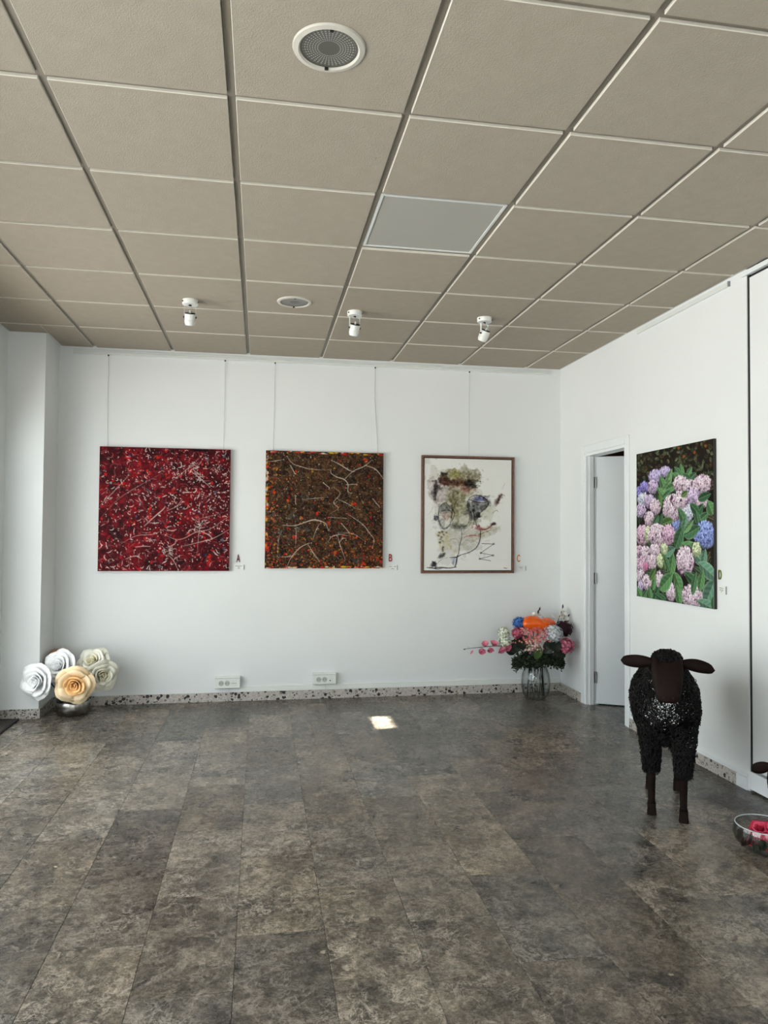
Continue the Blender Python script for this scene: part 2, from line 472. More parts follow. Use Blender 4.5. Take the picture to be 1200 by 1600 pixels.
# added unseen sheet keeps the sun out; its opening shapes the floor's sun patch
hx0, hx1, hy0, hy1, hz = 2.128, 2.272, 2.605, 2.945, 2.60
kx, ky = SUN_DIR.x / 2.60 * hz, SUN_DIR.y / 2.60 * hz
px0, px1, py0, py1 = hx0 - kx, hx1 - kx, hy0 - ky, hy1 - ky
por = MB(); X0, X1, Y0, Y1 = XL - 4.6, XL - 0.15, -12.0, 6.0
por.box(X0, px0, Y0, Y1, hz, hz + 0.02).box(px1, X1, Y0, Y1, hz, hz + 0.02).box(px0, px1, Y0, py0, hz, hz + 0.02).box(px0, px1, py1, Y1, hz, hz + 0.02)
por.box(X1, 6.0, -12.0, YF - 0.15, hz, hz + 0.02)
struct('added_sun_blocker', por, MAT['gloss_white'], label='added sun-blocking sheet outside the shop windows')
struct('exterior_ground', MB().box(-30, 30, -30, 30, -0.4, -0.13), simple('pavement', (92, 88, 82), 0.8), label='street pavement outside')
struct('exterior_roof', MB().box(XL - 0.15, 5.1, YF - 0.15, 5.1, 2.95, 3.1), MAT['wall'], label='roof slab')

# small dim hall behind the open door
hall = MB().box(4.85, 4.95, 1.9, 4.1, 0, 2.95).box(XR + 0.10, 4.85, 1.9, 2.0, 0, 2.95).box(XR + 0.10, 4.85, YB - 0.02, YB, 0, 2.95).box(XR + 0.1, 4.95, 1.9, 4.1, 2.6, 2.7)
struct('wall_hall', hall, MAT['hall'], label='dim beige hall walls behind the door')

# ---- white flush panel continuing the right wall, with its plinth and top track
pan = empty('wall_right_panel'); pan['kind'] = 'structure'; pan['label'] = 'white flush wall panel beside a dark vertical gap'
MB().box(XR + 0.004, XR + 0.05, YF, PY - 0.018, 0.118, 2.79, 0.001).build('panel', MAT['wall'], pan)
MB().box(XR + 0.005, XR + 0.05, PY - 0.0175, PY - 0.0005, 0.106, 2.806).build('gap_shade', MAT['dark'], pan)  # dark strip filling the gap, its shade painted in
MB().box(XR + 0.012, XR + 0.05, YF, PY - 0.018, 2.79, 2.806).build('gap_shade', MAT['dark'], pan)  # painted shade again, in the gap below the track
MB().box(XR + 0.06, XR + 0.10, YF, PY, 0, 2.95).build('backing', MAT['dark'], pan)
MB().box(XR - 0.002, XR + 0.05, YF, PY + 0.012, 0.012, 0.106, 0.001).build('plinth', MAT['gloss_white'], pan)
MB().box(XR - 0.012, XR + 0.05, YF, PY + 0.03, 2.806, 2.832, 0.001).build('track', MAT['gloss_white'], pan)

# ---- baseboards
bb = struct('baseboard_back', MB().box(-0.270, XR, YB - 0.012, YB, 0, 0.072, 0.001), MAT['terrazzo'], label='speckled terrazzo baseboard along the back wall')
MB().box(1.16, XR - 0.012, YB - 0.010, YB, 0.0725, 0.118, 0.002).build('cable_trunking', MAT['plastic'], bb)
struct('baseboard_right', MB().box(XR - 0.012, XR, 3.168, YB - 0.012, 0, 0.072, 0.001).box(XR - 0.012, XR, 1.209, 2.384, 0, 0.068, 0.001), MAT['terrazzo'], label='speckled terrazzo baseboard along the right wall')
bt = struct('trim_1', MB().box(XR - 0.008, XR, 1.12, 2.384, 0.068, 0.086, 0.002).box(XR - 0.012, XR, PY + 0.012, 1.208, 0, 0.068, 0.001), MAT['gloss_white'], label='white strip above the right baseboard')
struct('baseboard_pillar', MB().box(XL, -0.258, 3.228, 3.240, 0, 0.072, 0.001).box(-0.270, -0.258, 3.240, YB - 0.012, 0, 0.072, 0.001), MAT['terrazzo'], label='speckled terrazzo baseboard around the pillar')
struct('baseboard_left', MB().box(XL, XL + 0.012, 0.35, 3.228, 0, 0.072, 0.001), MAT['terrazzo'], label='speckled terrazzo baseboard under the shop window')

# ---- ceiling: slab, grid bars and single tiles
ceil = struct('ceiling', MB().box(XL, XR + 0.10, YF, YB, 2.90, 2.945), MAT['grid'], label='suspended ceiling of textured square tiles')
ZT, ZB = 2.838, 2.849
for k in range(0, 7):
    MB().box(0.6 * k - 0.012, 0.6 * k + 0.012, YF, YB, ZB, ZB + 0.03).build('grid_bar', MAT['grid'], ceil)
for k in range(-6, 6):
    MB().box(XL, XR, 0.6 * k - 0.012, 0.6 * k + 0.012, ZB + 0.0006, ZB + 0.03).build('cross_bar', MAT['grid'], ceil)
cxs = [XL] + [0.6 * k for k in range(0, 7)] + [XR]
cys = [YF] + [0.6 * k for k in range(-6, 6)] + [YB]
cut_tiles = {}
for i in range(len(cxs) - 1):
    for j in range(len(cys) - 1):
        xa, xb, ya, yb = cxs[i], cxs[i + 1], cys[j], cys[j + 1]
        if abs(xa - 1.8) < 0.01 and abs(ya - 0.6) < 0.01: continue      # light panel here
        gx0 = 0.014 if i > 0 else 0.016; gx1 = 0.014 if i < len(cxs) - 2 else 0.018
        gy0 = 0.012 if j > 0 else 0.004; gy1 = 0.012 if j < len(cys) - 2 else 0.012
        w, l = xb - xa - gx0 - gx1, yb - ya - gy0 - gy1
        if xb <= 0.01 and yb > 3.5:                                   # tile cut round the pillar
            mb = MB().box(-0.25, -0.014, 3.014, yb - gy1, ZT, ZT + 0.04, 0.0015).box(XL + 0.016, -0.25, 3.014, 3.226, ZT, ZT + 0.04, 0.0015)
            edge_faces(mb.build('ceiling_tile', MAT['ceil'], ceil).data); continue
        key = (round(w, 3), round(l, 3))
        if key not in cut_tiles:
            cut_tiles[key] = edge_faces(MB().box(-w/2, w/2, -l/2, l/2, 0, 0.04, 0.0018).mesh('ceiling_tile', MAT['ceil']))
        link_mesh('ceiling_tile', cut_tiles[key], ceil, (xa + gx0 + w/2, ya + gy0 + l/2, ZT + rnd.uniform(-0.0006, 0.0006)))
# wall angle all round the ceiling edge
struct('trim_2', MB().box(-0.27, XR, YB - 0.02, YB, ZB - 0.006, ZB + 0.02).box(XR - 0.022, XR, YF, YB - 0.02, ZB - 0.006, ZB + 0.02)
       .box(XL, -0.27, 3.22, 3.24, ZB - 0.006, ZB + 0.02).box(XL, XL + 0.02, YF, 3.22, ZB - 0.006, ZB + 0.02).box(-0.27, -0.25, 3.22, YB - 0.02, ZB - 0.006, ZB + 0.02), MAT['rail'], label='white metal angle along the ceiling edge')

# ---- open door in the right wall
d1 = empty('door_1'); d1['kind'] = 'structure'; d1['label'] = 'white doorway with flush door standing open into the hall'
ar = 0.062
arch = MB()
arch.box(XR - 0.014, XR, DY1, DY1 + ar, 0, DZ + ar, 0.003).build('architrave', MAT['gloss_white'], d1)
MB().box(XR - 0.014, XR, DY0 - ar + 0.012, DY0, 0, DZ + ar, 0.003).build('architrave', MAT['gloss_white'], d1)
MB().box(XR - 0.0145, XR, DY0, DY1, DZ, DZ + ar, 0.003).build('architrave', MAT['gloss_white'], d1)
MB().box(XR - 0.006, XR + 0.10, DY1 - 0.022, DY1, 0, DZ).build('jamb', MAT['gloss_white'], d1)
MB().box(XR - 0.006, XR + 0.10, DY0, DY0 + 0.022, 0, DZ).build('jamb', MAT['gloss_white'], d1)
MB().box(XR - 0.006, XR + 0.10, DY0 + 0.022, DY1 - 0.022, DZ - 0.022, DZ).build('head_jamb', MAT['gloss_white'], d1)
MB().box(XR + 0.02, XR + 0.055, DY1 - 0.034, DY1 - 0.022, 0, DZ - 0.022).build('door_stop', MAT['gloss_white'], d1)
hinge = Vector((XR + 0.078, DY1 - 0.030, 0))
leaf_dir = Vector((0.894, -0.447, 0)).normalized()
lm = Matrix.Translation(hinge) @ Matrix.Rotation(math.atan2(leaf_dir.y, leaf_dir.x), 4, 'Z')
MB().box(0.004, 0.628, 0.0, 0.036, 0.008, 2.012, 0.002, lm).build('door_leaf', MAT['door_white'], d1)
for z in (0.22, 1.02, 1.80):
    hb = MB(); hb.lathe([(0.006, z - 0.045), (0.006, z + 0.045)], 10, Matrix.Translation(hinge + Vector((-0.004, -0.006, 0))))
    hb.box(hinge.x - 0.032, hinge.x - 0.004, hinge.y - 0.001, hinge.y + 0.008, z - 0.045, z + 0.045)
    hb.build('hinge', MAT['steel'], d1, True)

# ================================================================== CEILING FITTINGS
def light_panel():
    t = thing('ceiling_light_panel', 'square flat grey light panel set flush among the ceiling tiles', 'light panel', (2.1, 0.9, ZB))
    mb = MB(); s = 0.286; w = 0.012
    for a in (-1, 1):
        mb.box(min(a * s, a * (s - w)), max(a * s, a * (s - w)), -s, s, -0.004, 0.02).box(-s + w, s - w, min(a * s, a * (s - w)), max(a * s, a * (s - w)), -0.004, 0.02)
    mb.build('frame', MAT['rail'], t)
    MB().box(-s + w, s - w, -s + w, s - w, 0.0, 0.012).build('diffuser', simple('opal_diffuser', (164, 162, 154), 0.4, var=0.01), t)
light_panel()

def reflector_mat():
    """dimpled satin reflector behind glass: rings of small bright dots"""
    t = NT('dimpled_reflector'); co = t.coord('Object'); sp = t.n('ShaderNodeSeparateXYZ'); t.l(co, sp.inputs[0])
    r = t.math('SQRT', t.math('ADD', t.math('MULTIPLY', sp.outputs[0], sp.outputs[0]), t.math('MULTIPLY', sp.outputs[1], sp.outputs[1])))
    an = t.math('ARCTAN2', sp.outputs[1], sp.outputs[0])
    a = t.math('SUBTRACT', t.math('FRACT', t.math('MULTIPLY', an, 40 / (2 * math.pi))), 0.5)
    b = t.math('SUBTRACT', t.math('FRACT', t.math('MULTIPLY', r, 130)), 0.5)
    d = t.math('SQRT', t.math('ADD', t.math('MULTIPLY', a, a), t.math('MULTIPLY', b, b)))
    dot = t.math('MULTIPLY', t.math('LESS_THAN', d, 0.27), t.math('MULTIPLY', t.math('GREATER_THAN', r, 0.030), t.math('LESS_THAN', r, 0.080)))
    t.base(t.mix(dot, lin((104, 103, 96)), lin((190, 192, 186)))); t.set(Roughness=0.35, Metallic=0.35)
    return t.m
MAT['reflector'] = reflector_mat()
MAT['ring'] = simple('ring_enamel', (196, 192, 182), 0.4, var=0.02)
def downlight(x, y, label):
    t = thing('recessed_downlight', label, 'downlight', (x, y, ZT), group='round recessed downlights')
    MB().lathe([(0.088, 0.002), (0.088, -0.005), (0.093, -0.009), (0.107, -0.006), (0.110, -0.001), (0.110, 0.003)], 48, cap=False).build('trim_ring', MAT['ring'], t, True)
    MB().lathe([(0.0, -0.0015), (0.080, -0.0015), (0.0885, -0.003)], 48, cap=False).build('lens', MAT['reflector'], t, True)
    for s in (-1, 1): MB().box(-0.006, 0.006, s * 0.088 - 0.004, s * 0.088 + 0.004, -0.011, -0.004, 0.001).build('clip', MAT['black'], t)
downlight(1.5, -0.305, 'large round white-rimmed downlight with dotted grey lens, nearest the camera')
downlight(1.51, 2.14, 'small-looking far round downlight between two hanging spotlights')

def spotlight(x, y, label, yaw, tilt):
    t = thing('ceiling_spotlight', label, 'spotlight', (x, y, ZT), group='white ceiling spotlights')
    MB().lathe([(0.0, 0.0), (0.049, 0.0), (0.049, -0.026), (0.046, -0.030), (0.0, -0.030)], 32).build('ceiling_rose', MAT['plastic'], t, True)
    for a in (-2.6, -0.2): MB().lathe([(0.005, 0), (0.005, 0.004), (0, 0.004)], 8, Matrix.Translation((0.049 * math.cos(a), 0.049 * math.sin(a), -0.014)) @ Matrix.Rotation(a, 4, 'Z') @ Matrix.Rotation(math.pi / 2, 4, 'Y')).build('screw', MAT['black'], t)
    MB().lathe([(0.009, -0.030), (0.009, -0.040), (0.0, -0.040)], 12).build('swivel', MAT['black'], t, True)
    R = Matrix.Rotation(yaw, 4, 'Z')
    br = MB(); w = 0.036
    br.box(-w, w, -0.006, 0.006, -0.041, -0.039, m=R)
    for s in (-1, 1): br.box(min(s * w, s * (w - 0.0018)), max(s * w, s * (w - 0.0018)), -0.006, 0.006, -0.110, -0.039, m=R)
    br.build('bracket', MAT['rail'], t)
    HM = R @ Matrix.Translation((0, 0, -0.108)) @ Matrix.Rotation(tilt, 4, 'X')
    hd = MB().lathe([(0.029, 0.026), (0.032, 0.024), (0.033, 0.0), (0.033, -0.012), (0.0322, -0.013), (0.0322, -0.015), (0.033, -0.016), (0.033, -0.034), (0.027, -0.050), (0.024, -0.050), (0.024, -0.040), (0.0, -0.038)], 28, HM, cap=False)
    h = hd.build('lamp_head', MAT['plastic'], t, True)
    MB().lathe([(0.0, 0.016), (0.028, 0.016), (0.029, 0.026), (0.032, 0.0265), (0.0325, 0.020)], 28, HM, cap=False).build('back_rim', MAT['black'], h, True)
    MB().lathe([(0.0, 0.0215), (0.016, 0.0215), (0.025, 0.016), (0.0285, 0.0165)], 24, HM, cap=False).build('lamp_back', simple('grey_lamp_back', (120, 118, 108), 0.4), h, True)
    MB().lathe([(0.006, 0.02), (0.006, 0.040), (0.004, 0.042), (0.0, 0.042)], 12, HM).build('lamp_holder', MAT['plastic'], h, True)
    for s in (-1, 1): MB().lathe([(0.006, 0), (0.006, 0.008), (0, 0.008)], 10, R @ Matrix.Translation((s * 0.033, 0, -0.108)) @ Matrix.Rotation(s * math.pi / 2, 4, 'Y')).build('pivot_knob', MAT['black'], t, True)
    top = HM @ Vector((0.002, 0, 0.040))
    for dx in (0.024, 0.030): MB().tube([(0.004, 0, -0.040), (0.012, -0.004, -0.052), (dx, -0.006, -0.070), (dx - 0.006, -0.004, -0.076), tuple(top)], 0.0012, 5).build('flex', MAT['cable'], t, True)
spotlight(0.860, 2.235, 'white ceiling spotlight above the red painting', 0.1, 0.35)
spotlight(1.913, 2.272, 'white ceiling spotlight between the far downlight and the light panel column', 0.25, 0.42)
spotlight(2.795, 2.242, 'white ceiling spotlight nearest the right wall', 0.55, 0.50)

# ================================================================== PICTURE RAILS AND WIRES
def rail(name, label, boxes):
    t = thing(name, label, 'rail')
    for b in boxes: MB().box(*b, 0.002).build('rail_length', MAT['rail'], t)
    return t
r1 = rail('picture_rail', 'long white picture rail under the ceiling on the back wall', [(-0.165, 2.84, YB - 0.016, YB, 2.784, 2.806), (2.843, 3.83, YB - 0.016, YB, 2.784, 2.806)])
for b in [(-0.165, 2.84, YB - 0.010, YB, 2.806, 2.824), (2.843, 3.83, YB - 0.010, YB, 2.806, 2.824)]: MB().box(*b, 0.002).build('rail_lip', MAT['rail'], r1)
r2 = rail('picture_rail', 'short white picture rail high on the right wall', [(XR - 0.014, XR, 1.254, 2.268, 2.795, 2.822)])
MB().box(XR - 0.015, XR, 1.246, 1.254, 2.795, 2.824, 0.001).build('end_cap', simple('grey_cap', (140, 142, 144), 0.5), r2)
def wire(x, x2, z2, label, mat):
    t = thing('picture_wire', label, 'wire', group='picture hanging wires on the back wall')
    MB().tube([(x, YB - 0.012, 2.782), (x, YB - 0.009, 2.5), (x2, YB - 0.010, z2)], 0.0013, 5).build('line', mat, t)
    MB().box(x - 0.005, x + 0.005, YB - 0.019, YB - 0.008, 2.772, 2.7838, 0.001).build('hook', MAT['black'], t)
wire(0.102, 0.108, 2.02, 'pale thin wire above the red painting, by its outer end', MAT['nylon'])
wire(1.014, 1.012, 2.02, 'pale thin wire above the letter end of the red painting', MAT['nylon'])
wire(1.420, 1.412, 2.02, 'grey thin wire above the brown painting, by the red painting', MAT['cable'])
wire(2.261, 2.292, 2.02, 'grey thin wire above the brown painting, by the framed face', MAT['cable'])
wire(3.090, 3.090, 2.02, 'faint thin wire above the framed face drawing', MAT['nylon'])

# ================================================================== SOCKETS
def socket(x0, x1, z0, z1, label, kind):
    t = thing('wall_socket', label, 'socket', (x0, YB, z0), group='white socket boxes on the back wall')
    w, h, d = x1 - x0, z1 - z0, 0.046
    MB().box(0, w, -d, 0, 0, h, 0.004).build('box', MAT['plastic'], t)
    MB().box(0.004, w - 0.004, -d - 0.002, -d + 0.002, h - 0.014, h - 0.010).build('cover_edge', simple('socket_edge', (188, 190, 186), 0.5), t)
    for k in range(2):
        cx = 0.054 + 0.048 * k; m = Matrix.Translation((cx, -d, h * 0.44)) @ Matrix.Rotation(math.pi / 2, 4, 'X')
        s = MB().lathe([(0.0205, -0.001), (0.0205, 0.003), (0.0185, 0.003), (0.0175, 0.0008), (0.0, 0.0008)], 24, m, cap=False).build('outlet', simple('outlet_grey', (176, 178, 174), 0.5), t, True)
        for q in (-1, 1): MB().lathe([(0.003, 0.0005), (0.003, 0.0014), (0, 0.0014)], 8, m @ Matrix.Translation((q * 0.0095, 0, 0))).build('pin_hole', MAT['black'], s)
    cx = w - 0.052
    if kind == 'data':
        for q in range(2):
            s = MB().box(cx - 0.021 + 0.022 * q, cx - 0.002 + 0.022 * q, -d - 0.003, -d, h * 0.44 - 0.020, h * 0.44 + 0.020, 0.0015).build('module', MAT['plastic'], t)
            MB().box(cx - 0.021 + 0.022 * q, cx - 0.002 + 0.022 * q, -d - 0.0035, -d - 0.002, h * 0.44 - 0.002, h * 0.44 + 0.001).build('slot', simple('slot_grey', (120, 120, 118), 0.6), s)
    else:
        s = MB().box(cx - 0.021, cx + 0.021, -d - 0.003, -d, h * 0.44 - 0.021, h * 0.44 + 0.021, 0.0015).build('module', MAT['plastic'], t)
        MB().box(cx - 0.005, cx + 0.005, -d - 0.004, -d - 0.002, h * 0.44 - 0.013, h * 0.44 - 0.004).build('port', MAT['black'], s)
    MB().tube([(w * 0.55, -0.02, 0.002), (w * 0.54, -0.016, -0.012), (w * 0.56, -0.012, -0.034)], 0.003, 6).build('cable', MAT['plastic'], t, True)
socket(0.965, 1.170, 0.112, 0.206, 'white double socket box with two narrow modules, under the red painting', 'data')
socket(1.751, 1.950, 0.123, 0.214, 'white double socket box with one black port, under the brown painting', 'port')

# ================================================================== PAINTINGS (colour fields worked out stroke by stroke)
def vnoise(H, W, cell, rng):
    gh, gw = int(H / cell) + 3, int(W / cell) + 3
    g = rng.random((gh, gw)); y = np.arange(H) / cell; x = np.arange(W) / cell
    yi, xi = y.astype(int), x.astype(int); fy, fx = y - yi, x - xi
    fy = fy * fy * (3 - 2 * fy); fx = fx * fx * (3 - 2 * fx)
    a = g[np.ix_(yi, xi)]; b = g[np.ix_(yi, xi + 1)]; c = g[np.ix_(yi + 1, xi)]; d = g[np.ix_(yi + 1, xi + 1)]
    return (a * (1 - fx) + b * fx) * (1 - fy)[:, None] + (c * (1 - fx) + d * fx) * fy[:, None]
def fbm(H, W, cell, rng, o=4):
    s = np.zeros((H, W)); a = 1; t = 0
    for k in range(o):
        s += a * vnoise(H, W, max(cell / 2 ** k, 1.01), rng); t += a; a *= 0.55
    return s / t
class Art:
    def __init__(s, W, H, bg, seed):
        s.W, s.H = W, H; s.c = np.zeros((H, W, 3)) + np.array(bg, float); s.h = np.zeros((H, W)); s.rng = np.random.default_rng(seed)
    def win(s, x0, x1, y0, y1):
        x0, x1, y0, y1 = max(0, int(x0)), min(s.W, int(x1) + 1), max(0, int(y0)), min(s.H, int(y1) + 1)
        if x0 >= x1 or y0 >= y1: return None
        yy, xx = np.mgrid[y0:y1, x0:x1]
        return slice(y0, y1), slice(x0, x1), xx + 0.0, yy + 0.0
    def put(s, sy, sx, m, col, h=0.0):
        m = m[..., None]; s.c[sy, sx] = s.c[sy, sx] * (1 - m) + np.array(col, float) * m
        if h: s.h[sy, sx] = np.maximum(s.h[sy, sx], h * m[..., 0])
    def ell(s, x, y, rx, ry, rot, col, a=1.0, soft=0.8, h=0.0, rag=0.0):
        R = max(rx, ry) * (1.25 + rag) + 2; w = s.win(x - R, x + R, y - R, y + R)
        if w is None: return
        sy, sx, xx, yy = w; c, sn = math.cos(rot), math.sin(rot)
        u = ((xx - x) * c + (yy - y) * sn) / rx; v = (-(xx - x) * sn + (yy - y) * c) / ry
        d = np.sqrt(u * u + v * v)
        if rag: d = d * (1 + rag * (fbm(d.shape[0], d.shape[1], max(R / 3, 1.5), s.rng, 3) - 0.5) * 2.4)
        k = min(rx, ry) / soft
        s.put(sy, sx, np.clip((1 - d) * k + 0.5, 0, 1) * a, col, h)
    def line(s, pts, w, col, a=1.0, h=0.0, smooth=True, taper=0.0):
        P = np.array(pts, float)
        if smooth and len(P) > 2:
            Q = [P[0]]; E = np.vstack([2 * P[0] - P[1], P, 2 * P[-1] - P[-2]])
            for i in range(1, len(E) - 2):
                p0, p1, p2, p3 = E[i - 1:i + 3]
                for t in np.linspace(0.125, 1, 8):
                    Q.append(0.5 * ((2 * p1) + (-p0 + p2) * t + (2 * p0 - 5 * p1 + 4 * p2 - p3) * t * t + (-p0 + 3 * p1 - 3 * p2 + p3) * t ** 3))
            P = np.array(Q)
        n = len(P) - 1
        lo = P.min(0) - w - 2; hi = P.max(0) + w + 2; wn = s.win(lo[0], hi[0], lo[1], hi[1])
        if wn is None: return
        sy, sx, xx, yy = wn; best = np.zeros(xx.shape)
        for i in range(n):
            A, B = P[i], P[i + 1]; d = B - A; L = max(d @ d, 1e-9)
            ww = w * (1 - taper * abs(2 * (i + 0.5) / n - 1))
            x0, x1 = min(A[0], B[0]) - ww - 2, max(A[0], B[0]) + ww + 2; y0, y1 = min(A[1], B[1]) - ww - 2, max(A[1], B[1]) + ww + 2
            ix0, ix1 = max(int(x0 - sx.start), 0), int(x1 - sx.start) + 2; iy0, iy1 = max(int(y0 - sy.start), 0), int(y1 - sy.start) + 2
            X, Y = xx[iy0:iy1, ix0:ix1], yy[iy0:iy1, ix0:ix1]
            if X.size == 0: continue
            t = np.clip(((X - A[0]) * d[0] + (Y - A[1]) * d[1]) / L, 0, 1)
            dist = np.hypot(X - A[0] - t * d[0], Y - A[1] - t * d[1])
            best[iy0:iy1, ix0:ix1] = np.maximum(best[iy0:iy1, ix0:ix1], np.clip(ww - dist + 0.5, 0, 1) * min(1, ww * 2))
        s.put(sy, sx, best * a, col, h)
    def squiggle(s, x, y, L, w, col, a, bend=1.2, ang=None, h=0.0):
        r = s.rng; t = r.uniform(0, 2 * math.pi) if ang is None else ang; pts = [(x, y)]; k = r.normal(0, bend) / 4
        for i in range(5):
            x += math.cos(t) * L / 5; y += math.sin(t) * L / 5; t += k + r.normal(0, 0.22); pts.append((x, y))
        s.line(pts, w, col, a, h, taper=0.5)

def art_red():
    W, H = 330, 320; A = Art(W, H, (96, 10, 20), 3); r = A.rng
    n1, n2, n3 = fbm(H, W, 40, r), fbm(H, W, 14, r), fbm(H, W, 5, r, 2)
    t = np.clip((n1 * 0.35 + n2 * 0.65 - 0.28) * 2.3, 0, 1)[..., None]
    A.c = np.array((36, 5, 10.)) * (1 - t) + np.array((128, 10, 22.)) * t
    A.c *= (0.72 + 0.56 * n3)[..., None]
    gx = np.linspace(0, 1, W)[None, :] + 0 * n1
    dk = np.clip((n1 - 0.52) * 5, 0, 1) * np.clip((gx - 0.35) * 1.6, 0, 1) * 0.75
    A.c = A.c * (1 - dk[..., None]) + np.array((24, 8, 10.)) * dk[..., None]
    for _ in range(240):
        A.ell(r.uniform(0, W), r.uniform(0, H), r.uniform(2, 6), r.uniform(1.5, 4), r.uniform(0, 3), [(168, 18, 26), (122, 8, 22), (40, 4, 10), (198, 26, 26), (20, 8, 12)][r.integers(5)], 0.75, 1.2, 0.2, 0.5)
    for (x, y) in [(122, 62), (95, 60), (170, 66), (200, 180), (85, 196), (55, 90), (20, 68), (272, 285), (130, 158), (265, 225), (70, 25), (140, 25)]:
        for _ in range(5): A.ell(x + r.normal(0, 8), y + r.normal(0, 8), r.uniform(1, 4.5), r.uniform(1, 3.5), r.uniform(0, 3), [(200, 22, 18), (206, 46, 22), (180, 12, 22)][r.integers(3)], 0.9, 1.2, 0.3, 0.5)
    for (x, y) in [(75, 22), (160, 52), (268, 30), (125, 28), (118, 108), (92, 178), (105, 142), (5, 72), (312, 22), (285, 116), (212, 158), (150, 305), (275, 280), (255, 172), (312, 240), (25, 296), (170, 150), (320, 260), (300, 50)]:
        A.ell(x + r.normal(0, 3), y + r.normal(0, 3), r.uniform(3, 6), r.uniform(2, 4.5), r.uniform(0, 3), [(96, 104, 122), (70, 84, 110), (110, 116, 124), (28, 36, 64)][r.integers(4)], 0.8, 1.2, 0.3, 0.6)
    for _ in range(1500):
        x, y = r.uniform(0, W), r.uniform(0, H)
        A.squiggle(x, y, r.uniform(6, 24), r.uniform(0.4, 0.85), [(150, 84, 84), (176, 118, 114), (120, 60, 62), (30, 10, 12), (14, 6, 8), (104, 12, 24), (84, 70, 74)][r.integers(7)], r.uniform(0.5, 0.9), h=0.4)
    for _ in range(760):
        x, y = r.uniform(0, W), r.uniform(0, H)
        if r.random() < 0.35: x = W * (0.5 + r.random() * 0.5); y = H * (0.05 + 0.6 * r.random())
        A.ell(x, y, r.uniform(0.7, 2.0), r.uniform(0.6, 1.5), r.uniform(0, 3), [(232, 222, 212), (240, 234, 226), (206, 180, 170), (214, 192, 160), (214, 150, 146)][r.integers(5)], 0.9, 0.9, 0.7)
    for _ in range(260):
        x, y = r.uniform(0, W), r.uniform(0, H)
        A.squiggle(x, y, r.uniform(4, 15), r.uniform(0.45, 1.0), (232, 222, 212), 0.9, h=0.7)
    m = lambda L: [((x - 112) * W / 906, (y - 85) * H / 862) for x, y in L]
    for L, w in [([(420, 635), (480, 570), (545, 515), (560, 495)], 1.7), ([(578, 530), (640, 490), (680, 440)], 1.0), ([(735, 240), (800, 290), (865, 345)], 1.4),
                 ([(560, 690), (640, 724), (700, 715), (770, 680), (830, 665), (885, 640), (1015, 560)], 1.0), ([(270, 755), (370, 700), (480, 685), (560, 650)], 0.8),
                 ([(820, 665), (870, 690), (895, 720)], 1.6), ([(690, 775), (780, 750), (900, 715), (1015, 645)], 1.0), ([(590, 830), (620, 870), (655, 920)], 1.1),
                 ([(805, 560), (805, 640), (795, 720), (790, 830)], 0.8), ([(360, 775), (420, 772), (468, 770)], 1.3), ([(120, 495), (190, 415), (270, 330), (310, 280)], 0.9),
                 ([(640, 730), (630, 760), (580, 785)], 1.1), ([(820, 670), (750, 650), (700, 690)], 1.0), ([(690, 830), (660, 840), (650, 870), (690, 870)], 0.8),
                 ([(800, 395), (790, 440)], 1.6), ([(680, 395), (745, 392)], 1.9), ([(585, 660), (645, 655)], 1.6), ([(905, 810), (935, 840)], 2.2), ([(720, 260), (770, 215)], 1.3),
                 ([(740, 590), (860, 560), (1010, 520)], 0.6), ([(130, 570), (250, 440), (420, 330), (560, 250)], 0.6), ([(560, 350), (700, 240), (830, 110)], 0.7), ([(300, 860), (360, 840), (410, 860)], 1.2)]:
        q = m(L); q = [(q[0][0] * (1 - t) + q[1][0] * t, q[0][1] * (1 - t) + q[1][1] * t) for t in (0, .5)] + q[1:] if len(q) == 2 else q
        A.line([(a + r.normal(0, 1.0), b + r.normal(0, 1.0)) for a, b in q], w * 0.85, (214, 200, 188), 0.8, 0.8, taper=0.5)
    for (x, y) in [(805, 630), (595, 800), (755, 212), (800, 290)]:
        for _ in range(9): A.squiggle((x - 112) * W / 906 + r.normal(0, 4), (y - 85) * H / 862 + r.normal(0, 4), 14, 0.9, (206, 196, 190), 0.8, h=0.7)
    A.ell(250, 2, 22, 6, 0, (18, 4, 6), 0.9, 2, 0, 0.4)
    return A
